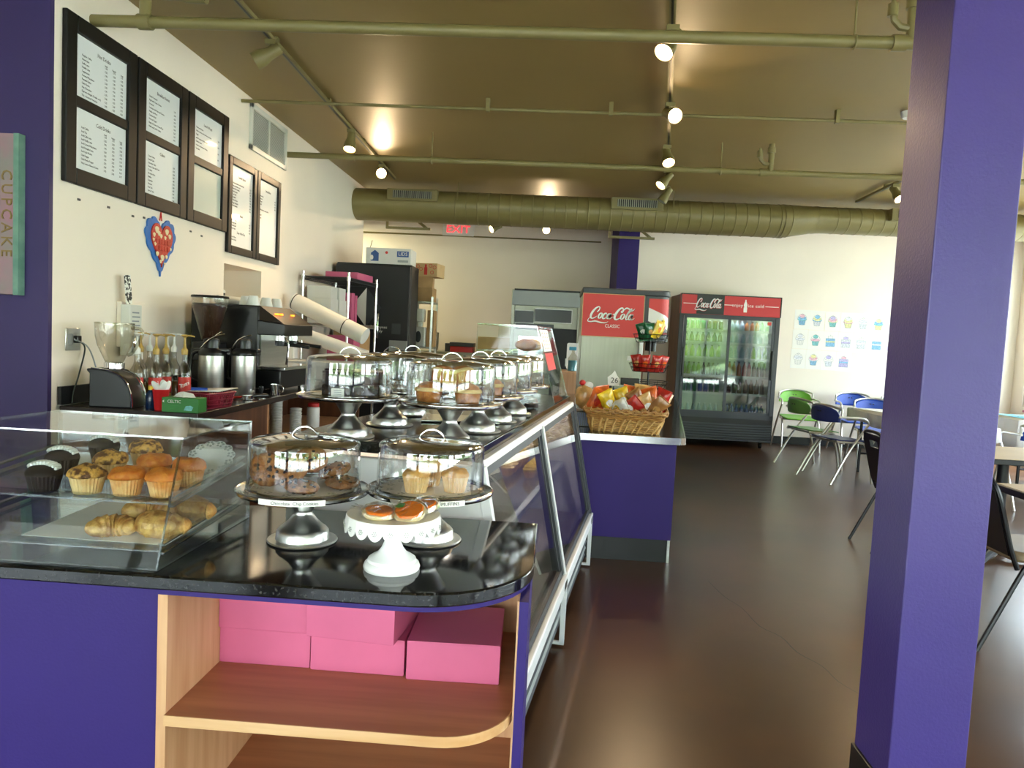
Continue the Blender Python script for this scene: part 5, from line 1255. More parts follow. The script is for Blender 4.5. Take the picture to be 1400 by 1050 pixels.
sn = [(-.20, -.02, .175, 10, 20, 15, 'bag_orange', 'bag_red', 'orange snack bag at the left end of the wicker basket'),
      (-.145, .05, .195, -12, -8, 30, 'bag_orange', 'bag_yellow', 'orange snack bag standing up at the back left of the basket'),
      (-.115, -.075, .185, 24, -28, 8, 'bag_yellow', 'bag_white', 'yellow and white snack bag at the front left of the basket'),
      (-.045, -.085, .155, 50, 62, 0, 'bag_white', 'bag_yellow', 'white snack bag lying at the front of the basket'),
      (-.02, .0, .195, 14, -22, -10, 'bag_yellow', 'bag_white', 'yellow snack bag in the middle of the basket'),
      (.015, .07, .205, -10, 10, 12, 'bag_orange', 'bag_white', 'orange snack bag behind the yellow ones'),
      (.03, -.085, .165, 42, 48, 5, 'bag_red', 'bag_white', 'red and white snack bag lying at the front of the basket'),
      (.075, -.02, .195, 18, -35, -8, 'bag_brown', 'bag_red', 'brown snack bag leaning left in the middle of the basket'),
      (.09, .075, .215, -8, 6, 4, 'bag_tan', 'bag_orange', 'tan snack bag standing at the back of the basket'),
      (.125, -.06, .18, 26, -30, 10, 'bag_tan', 'bag_white', 'tan snack bag leaning at the front right of the basket'),
      (.165, .03, .205, 6, -20, -15, 'bag_orange', 'bag_brown', 'orange and brown snack bag right of the middle of the basket'),
      (.19, -.065, .165, 35, 38, 12, 'bag_brown', 'bag_tan', 'brown snack bag lying at the front right of the basket'),
      (.225, .03, .20, 8, 18, -30, 'bag_red', 'bag_white', 'red snack bag at the right end of the basket'),
      (.235, .10, .18, -6, 25, 20, 'bag_tan', 'bag_yellow', 'tan snack bag poking out over the right rim of the basket')]
for x, y, z, rx, ry, rz, c, c2, lab in sn: snack(lab, BM @ Vector((x, y, z)), (R(rx), R(ry), R(rz)), c, c2, .95)
# three-tier wire stand
ts = thing('tiered_wire_stand', 'black tiered wire stand holding snack packets behind the wicker basket', 'stand', (.735, 5.60, DZ))
b = MB(); b.lathe([(.001, 0), (.11, 0), (.11, .006), (.02, .012)], 28); b.cyl((0, 0, 0), (0, 0, .60), .007, 8); b.build('pole', 'black_metal', ts)
for z, r in ((.23, .15), (.36, .15), (.58, .13)):
    b = MB()
    for dz, f in ((0, .8), (.03, .9), (.06, 1.0)): b.tube([(r*f*cos(2*pi*k/28), r*f*sin(2*pi*k/28), z+dz) for k in range(28)], .003, 5, closed=True)
    for k in range(14): a = 2*pi*k/14; b.tube([(0, 0, z), (r*.8*cos(a), r*.8*sin(a), z), (r*cos(a), r*sin(a), z+.06)], .0018, 4)
    b.build('wire_tier', 'black_metal', ts)
for i, (a, z, c, c2, lab) in enumerate(((3.6, .66, 'bag_green', 'bag_white', 'green packet on the left of the top wire tier'), (4.4, .66, 'bag_green', 'bag_tan', 'green packet at the front of the top wire tier'), (5.2, .68, 'bag_yellow', 'bag_orange', 'yellow packet at the front right of the top wire tier'), (6.1, .69, 'bag_yellow', 'bag_red', 'yellow packet at the right of the top wire tier'), (1.0, .67, 'bag_white', 'bag_red', 'white packet at the back of the top wire tier'), (2.2, .66, 'bag_white', 'bag_green', 'white packet at the back left of the top wire tier'))):
    snack(lab, ts.location+Vector((.075*cos(a), .075*sin(a), z)), (R(15), R(20*cos(a)), R(25*i)), c, c2, .75, 'snack packets on the wire stand')
for i, (a, lab) in enumerate(((3.5, 'red packet at the left of the middle wire tier'), (4.3, 'red packet at the front left of the middle wire tier'), (5.1, 'red packet at the front right of the middle wire tier'), (6.0, 'red packet at the right of the middle wire tier'))):
    snack(lab, ts.location+Vector((.10*cos(a), .10*sin(a), .425)), (R(20), R(10*cos(a)), R(18*i-20)), 'bag_red', 'bag_orange' if i % 2 else 'bag_tan', .72, 'snack packets on the wire stand')
# number stand, jar, black box
t = thing('number_stand', 'white number card 26 on a black stand behind the wicker basket', 'number sign', (.46, 5.35, DZ))
b = MB(); b.box(-.05, .05, -.04, .04, 0, .01); b.cyl((0, 0, .01), (0, 0, .30), .006, 8); b.build('stand', 'black_plastic', t)
b = MB(); b.prism([(-.045, .255), (.035, .255), (.042, .30), (.018, .33), (.0, .365), (-.024, .335), (-.05, .315)], 0, .004, t=T(0, -.008) @ fromy()); c = b.build('card', 'logo_white', t, smooth=0)
text('lettering', '26', .055, c, (0, -.0135, .292), m='ink', extrude=.0005)
b = MB(); b.box(.045, .18, -.03, .03, .265, .315); b.build('black_holder', 'black_plastic', t, bev=.004)
b = MB(); b.tube([(-.02, 0, .25), (-.12, .05, .12), (-.15, .06, .0)], .012, 6); b.build('brace', 'black_plastic', t)
t = thing('snack_jar', 'bag of snacks with red tie at the left end of the drink counter', 'jar', (.235, 4.98, DZ+.101))
b = MB(); b.ball((0, 0, .09), (.065, .05, .085), 18, 12, nz=.18, seed=3, nf=2); b.build('jar_body', 'bag_tan', t)
b = MB(); b.ball((-.02, 0, .185), (.022, .022, .02), 12, 8); b.build('red_tie', 'cap_red', t)
b = MB(); b.ball((.02, .0, .165), (.035, .02, .03), 12, 8, nz=.3, seed=5); b.build('white_top', 'white_card', t)
t = thing('black_caddy', 'black caddy with blue ribs beside the wicker basket at the counter end', 'caddy', (.225, 4.98, DZ))
b = MB(); b.box(-.06, .055, -.12, .10, 0, .10); b.build('caddy_body', 'black_plastic', t, bev=.004)
for k in range(7): b = MB(); b.box(-.05+.014*k, -.044+.014*k, -.124, -.12, .01, .09); b.build('blue_rib', 'chair_navy', t, smooth=0)
# soda dispenser
sd = thing('soda_dispenser', 'soda fountain dispenser with red logo sign on the drink counter', 'dispenser', (.62, 7.0, DZ))
b = W(sd); b.box(.25, .80, 6.60, 7.35, DZ, 1.80); b.build('steel_body', 'steel_panel', sd, bev=.004)
b = W(sd); b.prism(rrect(.24, 1.03, 6.59, 7.36, .09, 6, (1, 1, 0, 0)), 1.79, 1.845); b.build('top_cap', 'dark_grey', sd, bev=.01)
b = W(sd); b.prism(rrect(.80, 1.02, 6.60, 7.35, .09, 8, (1, 1, 0, 0)), 1.42, 1.79); hd = b.build('merchandiser_head', 'dark_grey', sd)
b = W(sd); b.prism(rrect(.80, 1.03, 6.59, 7.36, .09, 6, (1, 1, 0, 0)), 1.39, 1.42); b.build('head_trim', 'dark_grey', sd, bev=.004)
# side graphic wraps the rounded corner
pf = [q for q in rrect(.81, 1.0225, 6.5975, 7.35, .09, 8, (1, 1, 0, 0))][:9]
pf = [(.835, 6.5975)] + pf
def strip(z0f, z1f, m, name):
    b = W(sd); n = len(pf); acc = [0]
    for i in range(1, n): acc.append(acc[-1]+(Vector(pf[i])-Vector(pf[i-1])).length)
    vs = [(p[0], p[1], z0f(a/acc[-1])) for p, a in zip(pf, acc)]+[(p[0], p[1], z1f(a/acc[-1])) for p, a in zip(pf, acc)]
    b.add(vs, [(i, i+1, n+i+1, n+i) for i in range(n-1)]); return b.build(name, m, hd, smooth=0)
strip(lambda u: 1.69-.10*u, lambda u: 1.77, 'coke_red', 'red_graphic')
strip(lambda u: 1.57-.08*u**.8, lambda u: 1.69-.10*u, 'logo_white', 'white_swoosh')
strip(lambda u: 1.44, lambda u: 1.57-.08*u**.8, 'logo_black', 'dark_graphic')
strip(lambda u: 1.455, lambda u: 1.475, 'coke_red', 'red_line')
b = W(sd); b.box(.80, .98, 6.75, 7.2, DZ, .86); b.build('drip_tray', 'black_plastic', sd, bev=.004)
b = W(sd); b.box(.795, .82, 6.62, 7.33, .86, 1.39); b.build('splash_panel', 'wood_side', sd, smooth=0)
for k in range(4): b = W(sd); b.cyl((.92, 6.75+.15*k, 1.39), (.92, 6.75+.15*k, 1.30), .022, 10); b.build('valve', 'black_plastic', sd)
t = thing('logo_sign', 'red soft drink sign with white script on the side of the soda dispenser', 'sign', (.53, 6.595, 1.41))
b = MB(); b.box(-.285, .265, -.008, 0, 0, .385); b.build('board', 'coke_red', t, bev=.002, smooth=0)
b = MB()
for (x0, x1, z0, z1) in ((-.285, .265, .379, .385), (-.285, .265, 0, .006), (.259, .265, 0, .385), (-.285, -.279, 0, .385)): b.box(x0, x1, -.0095, -.008, z0, z1)
b.build('pale_border', 'cardboard_pale', t, smooth=0)
lt = Matrix.Translation((-.205, -.0105, .162)) @ fromy() @ Matrix.Scale(.0515, 4)
b = MB(); script_logo(b, 0, T(.0025, -.0005, -.0025) @ lt, 0, 1.05); b.build('logo_shadow', 'logo_black', t, smooth=0)
b = MB(); script_logo(b, 0, T(0, -.0012, 0) @ lt, 0, 1.1); b.build('logo_lettering', 'logo_white', t, smooth=0)
text('lettering', 'CLASSIC', .042, t, (-.01, -.0095, .098), m='logo_white', sx=.85)
b = MB(); b.box(-.03, .03, -.002, 0, 0, .045); tag(b.build('paper_notice', 'paper_plain', loc=(.70, 6.597, 1.21), smooth=0), 'small white notice on the steel side of the soda dispenser', 'notice')
b = MB(); b.box(-.012, .022, -.03, .03, 0, .2); tag(b.build('cup_dispenser', 'white_plastic', loc=(.795-.02, 6.565, 1.18), bev=.004), 'slim white cup holder on the corner of the soda dispenser', 'dispenser')
# ------------------------------------------------------------------ glass-door drink cooler
ck_ = thing('drink_cooler', 'tall two-door glass drink cooler with red header against the back wall', 'cooler', (2.365, 10.45, 0), R(1.5))
def cb_(name, m, boxes, par=None, bev=0):
    b = MB()
    for q in boxes: b.box(*q)
    return b.build(name, m, par or ck_, bev=bev, smooth=0)
CX = .675; FY = -.35
b = MB(); b.box(-CX, -CX+.03, -.30, .36, .10, 2.06); b.box(CX-.03, CX, -.30, .36, .10, 2.06); b.box(-CX+.03, CX-.03, .33, .36, .10, 2.06); b.box(-CX+.03, CX-.03, -.30, .33, 2.03, 2.06); b.build('cabinet', 'wood_side', ck_, smooth=0)
cb_('cabinet_front', 'dark_grey', [(-CX, CX, FY, -.30, .40, .46), (-CX, CX, FY, -.30, 1.775, 1.80), (-CX, -CX+.055, FY, -.30, .40, 1.80), (CX-.055, CX, FY, -.30, .40, 1.80)])
b = MB(); b.box(-CX+.03, CX-.03, -.29, .33, .38, .40); b.box(-CX+.03, CX-.03, .31, .33, .40, 2.03); b.box(-CX+.03, -CX+.04, -.29, .31, .40, 2.03); b.box(CX-.04, CX-.03, -.29, .31, .40, 2.03); b.build('liner', 'interior_white', ck_, smooth=0)
cb_('light_tube', 'fridge_tube', [(-.55, .55, -.24, -.21, 1.755, 1.775)])
hd = cb_('header', 'fridge_red', [(-CX, CX, FY-.012, -.28, 1.80, 2.07)], bev=.004)
cb_('header_border', 'logo_black', [(-CX-.003, -CX+.012, FY-.016, FY-.012, 1.80, 2.07), (CX-.012, CX+.003, FY-.016, FY-.012, 1.80, 2.07), (-CX, CX, FY-.016, FY-.012, 2.058, 2.072)], hd)
cb_('logo_panel', 'logo_black', [(-.46, -.09, FY-.0135, FY-.012, 1.803, 2.058)], hd)
cb_('white_line', 'logo_white', [(-.64, -.46, FY-.0135, FY-.012, 1.935, 1.943), (-.09, .02, FY-.0135, FY-.012, 1.935, 1.943), (.46, .64, FY-.0135, FY-.012, 1.935, 1.943)], hd)
lt = Matrix.Translation((-.46, FY-.0145, 1.893)) @ fromy() @ Matrix.Scale(.0445, 4) @ Matrix.Scale(1.35, 4, (0, 1, 0))
b = MB(); script_logo(b, 0, T(.003, 0, -.003) @ lt, 0, 1.5); b.build('logo_outline', 'fridge_red', hd, smooth=0)
b = MB(); script_logo(b, 0, T(0, -.001, 0) @ lt, 0, 1.05); b.build('logo_lettering', 'logo_silver', hd, smooth=0)
text('lettering', 'enjoy', .062, hd, (.085, FY-.0135, 1.94), m='logo_white', space=1.1)
text('lettering', 'ice cold', .062, hd, (.335, FY-.0135, 1.94), m='logo_white', space=1.1)
b = MB(); hw = [(.022, -.085), (.024, -.03), (.019, -.01), (.024, .012), (.017, .04), (.009, .06), (.008, .085)]
b.prism([(x, y) for x, y in hw]+[(-x, y) for x, y in hw[::-1]], 0, .0015, t=T(.195, FY-.012, 1.935) @ fromy()); b.build('bottle_emblem', 'logo_white', hd, smooth=0)
for x0, x1, yy in ((-.615, .015, FY-.022), (-.015, .615, FY+.004)):
    d = cb_('sliding_door', 'dark_grey', [(x0, x0+.035, yy, yy+.022, .46, 1.775), (x1-.035, x1, yy, yy+.022, .46, 1.775), (x0, x1, yy, yy+.022, .46, .495), (x0, x1, yy, yy+.022, 1.745, 1.775)])
    b = MB(); slab(b, [(x0+.03, yy+.011, .49), (x1-.03, yy+.011, .49), (x1-.03, yy+.011, 1.75), (x0+.03, yy+.011, 1.75)], .005); b.build('glass_pane', ['fridge_glass', 'acrylic_edge'], d, smooth=0)
    hx = x0+.012 if x0 < -.3 else x1-.012
    b = MB(); b.box(hx-.012, hx+.012, yy-.03, yy-.002, .95, 1.35); b.build('handle', 'black_plastic', d, bev=.005)
    if x0 > -.3:
        b = MB(); b.box(x1-.10, x1-.05, yy+.004, yy+.006, 1.69, 1.735); b.build('red_decal', 'fridge_red', d, smooth=0)
g = cb_('base_panel', 'black_plastic', [(-CX, CX, FY+.01, -.29, .11, .41)])
for k in range(6): cb_('grille_slat', 'dark_grey', [(-CX+.02, CX-.02, FY-.012, FY+.012, .14+.034*k, .158+.034*k)])
cb_('bottom_rail', 'dark_grey', [(-CX, CX, FY-.015, FY+.01, .10, .118)])
for x in (-.55, .55):
    for y in (-.26, .30):
        b = MB(); b.cyl((x-.015, y, .04), (x+.015, y, .04), .04, 16); b.box(x-.025, x+.025, y-.02, y+.02, .075, .11); b.build('caster', 'black_metal', ck_)
CKM = ck_.matrix_basis.copy()
shz = [.50, .735, .975, 1.22, 1.43, 1.60]
for z in shz[1:]:
    b = MB()
    for k in range(28): x = -.62+1.24*k/27; b.box(x-.003, x+.003, -.26, .28, z-.006, z)
    b.box(-.62, .62, -.268, -.258, z-.022, z+.008); b.box(-.62, .62, .275, .285, z-.015, z); b.build('wire_shelf', 'white_plastic', ck_, smooth=0)
def bottle(name, label, body, cap, h, r, loc, group, kind='bottle'):
    t = thing(name, label, kind, loc, 0, group)
    b = MB()
    if kind == 'can': b.lathe([(r*.8, 0), (r, .008), (r, h-.012), (r*.82, h)], 12)
    else: b.lathe([(r*.85, 0), (r, .006), (r, h*.58), (r*.75, h*.70), (r*.40, h*.84), (r*.38, h*.93)], 12)
    b.build('can_body' if kind == 'can' else 'bottle_body', body, t)
    b = MB()
    if kind == 'can': b.lathe([(r*.8, h), (r*.72, h+.002), (.001, h+.001)], 12)
    else: b.lathe([(r*.44, h*.92), (r*.46, h), (.001, h)], 10)
    b.build('cap' if kind != 'can' else 'can_top', cap, t); return t
rows = [(shz[5], 'left', .12, 'can', [('soda_green', 4), ('soda_brown', 3)]), (shz[5], 'right', .13, 'bottle', [('soda_clear', 3), ('soda_orange', 3), ('soda_green', 2)]),
        (shz[4], 'right', .14, 'bottle', [('soda_clear', 7)]), (shz[4], 'left', .13, 'bottle', [('soda_brown', 7)]),
        (shz[3], 'left', .17, 'bottle', [('soda_lime', 6)]), (shz[3], 'right', .17, 'bottle', [('soda_clear', 4), ('soda_lime', 3)]),
        (shz[2], 'left', .17, 'bottle', [('soda_lime', 4), ('soda_brown', 4)]), (shz[2], 'right', .20, 'bottle', [('soda_orange', 3), ('soda_red', 2), ('soda_brown', 3)]),
        (shz[1], 'left', .19, 'bottle', [('soda_green', 3), ('soda_blue', 2), ('soda_green', 2)]), (shz[1], 'right', .20, 'bottle', [('soda_brown', 3), ('soda_brown', 4)]),
        (shz[0], 'right', .20, 'bottle', [('soda_blue', 8)]), (shz[0], 'left', .18, 'bottle', [('soda_clear', 7)])]
SN = {shz[0]: 'bottom', shz[1]: 'second lowest', shz[2]: 'third lowest', shz[3]: 'middle', shz[4]: 'second highest', shz[5]: 'top'}
CN = {'soda_green': 'green', 'soda_brown': 'dark brown', 'soda_clear': 'clear', 'soda_orange': 'orange', 'soda_lime': 'lime green', 'soda_red': 'red', 'soda_blue': 'blue'}
for z, side, h, kind, runs in rows:
    tot = sum(n for _, n in runs); x = -.58 if side == 'left' else .045; step = .54/tot; i = 0
    for c, n in runs:
        pr = None
        lab = '%s drink %s on the %s cooler shelf behind the %s door' % (CN[c], kind, SN[z], side)
        for k in range(n):
            loc = CKM @ Vector((x+step*(i+.5), -.20+random.uniform(-.015, .015), z+(.001 if z > .6 else -.095))); i += 1
            if pr is None: pr = bottle('drink_'+kind, lab, c, 'white_plastic' if kind == 'bottle' and c in ('soda_clear', 'soda_blue') else 'steel' if kind == 'can' else 'logo_black', h, min(.031, step*.44), loc, '%s %ss, %s shelf, %s door' % (CN[c], kind, SN[z], side), kind)
            else: dup(pr, loc, 0)

# ------------------------------------------------------------------ coloured-in cupcake pages on the back wall
def page(label, x, z, kind, cols, rot=0):
    t = thing('drawing_page', label, 'drawing', (x, 10.85, z), 0, 'cupcake drawings taped to the back wall'); t.rotation_euler = (0, R(rot), 0)
    b = MB(); b.box(-.107, .107, -.0025, -.0005, -.139, .139); sh = b.build('sheet', 'paper_plain', t, smooth=0)
    F = Matrix.Translation((0, -.003, 0)) @ fromy() @ Matrix.Scale(1.06, 4)
    used = []
    def mi(c):
        if c not in used: used.append(c)
        return used.index(c)
    b = MB(); top, mid, low, lin = cols
    def fill(pts, c, z): 
        if c: b.add([(p[0], p[1], z) for p in pts], [tuple(range(len(pts)))], mi(c), F)
    ln = [(p, w) for p, w in ()]
    if kind == 'cup':
        e = lambda rx, ry, cy, a0, a1, n=14: [(rx*cos(a0+(a1-a0)*k/n), cy+ry*sin(a0+(a1-a0)*k/n)) for k in range(n+1)]
        fill([(-.048, -.01), (.048, -.01), (.036, -.075), (-.036, -.075)], lin, 0)
        fill(e(.062, .02, .0, 0, 2*pi), low, .0003); fill(e(.055, .03, .018, 0, 2*pi), mid, .0006); fill(e(.035, .026, .045, 0, 2*pi), top, .0009)
        L_ = [e(.062, .02, .0, pi*.95, 2*pi*1.02), e(.062, .07, .0, 0, pi), e(.05, .016, .025, pi, 2*pi), e(.034, .012, .046, pi, 2*pi), e(.012, .012, .066, 0, 2*pi, 8), [(-.046, -.018), (-.036, -.075)], [(.046, -.018), (.036, -.075)], [(-.036, -.075), (0, -.079), (.036, -.075)]]
        for k in range(5): q = -.028+.014*k; L_.append([(q*1.2, -.022), (q, -.077)])
    else:
        fill([(-.06, -.075), (.06, -.075), (.06, -.02), (-.06, -.02)], lin, 0); fill([(-.06, -.02), (.06, -.02), (.06, .0), (-.06, .0)], low, 0); fill([(-.06, .0), (.06, .0), (.06, .035), (-.06, .035)], mid, 0); fill([(-.03, .035), (.03, .035), (.03, .068), (-.03, .068)], top, 0)
        L_ = [[(-.06, -.075), (.06, -.075), (.06, .035), (-.06, .035), (-.06, -.075)], [(-.06, -.02), (.06, -.02)], [(-.06, .0), (.06, .0)], [(-.03, .035), (-.03, .068), (.03, .068), (.03, .035)], [(-.004, .068), (.0, .085), (.004, .068)]]
        for k in range(6): q = -.05+.02*k; L_ += [[(q, -.07), (q+.006, -.05), (q, -.03)], [(q, .008), (q+.006, .018), (q, .028)]]
    for P in L_:
        for i in range(len(P)-1): b.ribbon([P[i], P[i+1]], .0022, mi('ink_grey'), .0014, F)
    b.build('crayon_drawing', used, sh, smooth=0)
PB, PT, PP, PY, PV, PG = 'pen_blue', 'pen_teal', 'pen_pink', 'pen_yellow', 'pen_purple', 'pen_grey'
pages = [('cup', (PP, PB, PT, PB), 'cupcake page in blue with pink tip, top left of the drawings'), ('cup', (PB, PY, PB, PG), 'cupcake page with yellow and blue frosting, second in the top row'), ('cup', (PV, PP, PY, PT), 'cupcake page with pink frosting and teal liner, third in the top row'), ('cup', (PG, PY, PP, PY), 'cupcake page in pale yellow with pink stripe, fourth in the top row'),
         ('cup', (None, PG, None, PG), 'nearly uncoloured cupcake page, fifth in the top row'), ('cup', (PY, PB, PT, PY), 'cupcake page with bold blue frosting and yellow liner, sixth in the top row'), ('cup', (PB, PB, PG, PB), 'blue cupcake page half hidden by the purple pillar in the top row'),
         ('cup', (PG, None, PG, None), 'uncoloured grey cupcake page at the left of the middle row'), ('cup', (PT, None, PP, PT), 'cupcake page with teal cherry and liner, second in the middle row'), ('cake', (None, PB, PY, PB), 'blue layer cake page with yellow band, third in the middle row'), ('cake', (PV, PG, PV, PG), 'pale purple three-layer cake page, fourth in the middle row'),
         ('cake', (None, PG, None, PG), 'grey outlined cake page, fifth in the middle row'), ('cake', (None, PB, PG, PB), 'pale blue cake page, sixth in the middle row'), ('cake', (PV, PG, None, PV), 'cake page half hidden by the purple pillar in the middle row'),
         ('cup', (None, PG, None, None), 'black outlined cupcake page at the left of the bottom row'), ('cup', (PY, PP, PG, PB), 'cupcake page with blue liner and beige frosting, second in the bottom row'), ('cup', (PV, None, None, PG), 'purple-tipped cupcake page, third in the bottom row'), ('cake', (PP, PV, PB, PV), 'pink and purple cake page at the end of the bottom row')]
pos = [(c, 0) for c in range(7)]+[(c, 1) for c in range(7)]+[(c, 2) for c in range(4)]
for (kind, cols, lab), (c, r_) in zip(pages, pos):
    page(lab, 3.58+.217*c-.008*r_+random.uniform(-.004, .004), 1.825-.285*r_-.004*c, kind, cols, random.uniform(-1, 1))

# ------------------------------------------------------------------ chairs and tables
def cafe_chair(label, x, y, rz, shell):
    t = thing('cafe_chair', label, 'chair', (x, y, 0), rz, 'plastic cafe chairs with silver tube frames')
    for s in (-1, 1):
        b = MB(); b.tube(catmull([(s*.27, -.30, .0), (s*.265, -.10, .33), (s*.26, .10, .58), (s*.255, .14, .64), (s*.25, .08, .69), (s*.24, -.10, .70), (s*.225, -.21, .70)], 6), .0125, 8); b.build('rear_leg', 'tube_silver', t)
        b = MB(); b.tube(catmull([(s*.25, .25, .0), (s*.245, .20, .25), (s*.235, .12, .42), (s*.22, -.05, .435), (s*.20, -.20, .44)], 6), .0125, 8); b.build('front_leg', 'tube_silver', t)
    b = MB(); b.cyl((-.235, .10, .425), (.235, .10, .425), .01, 8); b.cyl((-.22, -.12, .425), (.22, -.12, .425), .01, 8); b.build('cross_bar', 'tube_silver', t)
    b = MB(); P = [(.225*max(-1, min(1, 1.15*cos(a))), -.22+.09*(1-abs(cos(a))**1.2)*(-1) , .70+.115*max(0, sin(a))**.6) for a in [pi*k/24 for k in range(25)]]
    P = [(p[0], -.255+.075*(p[0]/.225)**2, p[2]) for p in P]
    b.tube(P, .0125, 8); b.build('back_frame', 'tube_silver', t)
    b = MB(); n, m = 18, 8; vs = []; fs = []
    for j in range(m+1):
        for i in range(n+1):
            u = -1+2*i/n; v = j/m
            zt = .70+.105*(max(0, 1-abs(u)**2.6))**.5; zb = .635+.012*abs(u)**2
            vs.append((u*.222, -.262+.078*u*u-.012*v, zb+(zt-zb)*v))
    b.add(vs, [(j*(n+1)+i, j*(n+1)+i+1, (j+1)*(n+1)+i+1, (j+1)*(n+1)+i) for j in range(m) for i in range(n)]); br = b.build('backrest', shell, t, solid=.012)
    b = MB()
    for s in (-1, 1): b.cyl((s*.018, -.285, .745), (s*.018, -.255, .745), .008, 8)
    b.build('grip_hole', 'black_plastic', br)
    b = MB(); vs = []; n = 12
    for j in range(n+1):
        for i in range(n+1):
            u = -1+2*i/n; v = -1+2*j/n
            k = 1-.10*(u*u*v*v); z = .452-.012*(1-u*u)*(1-v*v)+(.012 if v < 0 else -.014)*abs(v)**3
            vs.append((u*.225*k, .01+v*.225*k, z))
    b.add(vs, [(j*(n+1)+i, j*(n+1)+i+1, (j+1)*(n+1)+i+1, (j+1)*(n+1)+i) for j in range(n) for i in range(n)]); b.build('seat', shell, t, solid=.012)
    return t
cafe_chair('light green cafe chair facing out from the back wall beside the drink cooler', 3.44, 10.30, R(176), 'chair_green')
cafe_chair('green cafe chair seen from behind, nearer the back wall at the cloth-covered table', 3.13, 8.84, R(-72), 'chair_green_dark')
cafe_chair('navy cafe chair seen from behind at the near left side of the cloth-covered table', 3.14, 8.05, R(-70), 'chair_navy')
cafe_chair('bright blue cafe chair against the back wall behind the cloth-covered table', 4.22, 10.28, R(178), 'chair_blue')
cafe_chair('bright blue cafe chair at the far end of the cloth-covered table', 4.02, 9.18, R(172), 'chair_blue')
cafe_chair('light green cafe chair against the back wall next to the purple pillar', 4.86, 10.30, R(182), 'chair_green')
cafe_chair('blue cafe chair right of the purple pillar, in front of the paper-laden table', 4.62, 7.15, R(-8), 'chair_blue')
def cloth_table(label, clabel, x0, x1, y0, y1, drop, z=.735):
    t = thing('folding_table', label, 'table', ((x0+x1)/2, (y0+y1)/2, 0))
    b = W(t); b.box(x0+.01, x1-.01, y0+.01, y1-.01, z-.03, z-.003); b.build('tabletop', 'laminate', t, bev=.004)
    for x in (x0+.12, x1-.12):
        for y in (y0+.15, y1-.15):
            b = W(t); b.cyl((x, y, 0), (x, y, z-.03), .016, 8); b.build('leg', 'black_metal', t)
    for y in (y0+.15, y1-.15): b = W(t); b.cyl((x0+.12, y, .22), (x1-.12, y, .22), .012, 8); b.build('stretcher', 'black_metal', t)
    b = MB(); n = 120; P = rrect(x0, x1, y0, y1, .03, 6)
    def ring(off, zf):
        Ls = [0]
        for i in range(len(P)): Ls.append(Ls[-1]+(Vector(P[(i+1) % len(P)])-Vector(P[i])).length)
        out = []
        for k in range(n):
            s = Ls[-1]*k/n; i = min(max(j for j in range(len(P)) if Ls[j] <= s+1e-9), len(P)-1); u = (s-Ls[i])/max(1e-9, Ls[i+1]-Ls[i])
            a = Vector(P[i]); c = Vector(P[(i+1) % len(P)]); p = a.lerp(c, u); d = (c-a).normalized(); o = off(k)
            out.append((p.x+d.y*o, p.y-d.x*o, zf(k)))
        return out
    w = lambda k: .014*sin(k*.9)+.008*sin(k*2.3+1)
    b.loft([ring(lambda k: 0, lambda k: z), ring(lambda k: .006, lambda k: z-.006), ring(lambda k: .012+w(k)*.5, lambda k: z-drop*.5), ring(lambda k: .02+w(k), lambda k: z-drop*(1+.12*sin(k*.33)))], cap=False)
    b.add([((x0+x1)/2, (y0+y1)/2, z)]+[(p[0], p[1], z) for p in ring(lambda k: 0, lambda k: z)], [(0, k+1, (k+1) % n+1) for k in range(n)])
    tag(b.build('tablecloth', 'cloth_white', solid=.002), clabel, 'tablecloth')
cloth_table('folding table under white cloth between the green and blue chairs', 'white cloth hanging over the table between the green and blue chairs', 3.50, 4.26, 7.10, 8.80, .13)
cloth_table('table under white cloth near the window, right of the purple pillar', 'long white cloth on the table right of the purple pillar', 4.95, 6.35, 7.95, 8.75, .30, .76)
b = MB(); b.box(-.45, .45, -.30, .30, 0, .003); tag(b.build('teal_cloth', 'cloth_teal', loc=(5.55, 8.38, .7625), smooth=0), 'teal cloth runner laid on the white table right of the pillar', 'cloth')
for i, (dx, dy, c, lab) in enumerate(((0, 0, 'paper_plain', 'white folder at the bottom of the paper stack on the teal cloth'), (.03, .02, 'cardboard_pale', 'tan folder second from the bottom of the paper stack'), (-.02, .01, 'pink_card', 'pink folder in the middle of the paper stack'), (.02, -.02, 'cardboard_pale', 'tan folder second from the top of the paper stack'), (-.01, .0, 'white_card', 'white folder on top of the paper stack'))):
    b = MB(); b.box(-.16, .16, -.12, .12, 0, .022); tag(b.build('paper_folder', c, loc=(5.48+dx, 8.36+dy, .766+.0225*i), rz=.15*i-.2, smooth=0), lab, 'folder', 'folders stacked on the teal cloth')
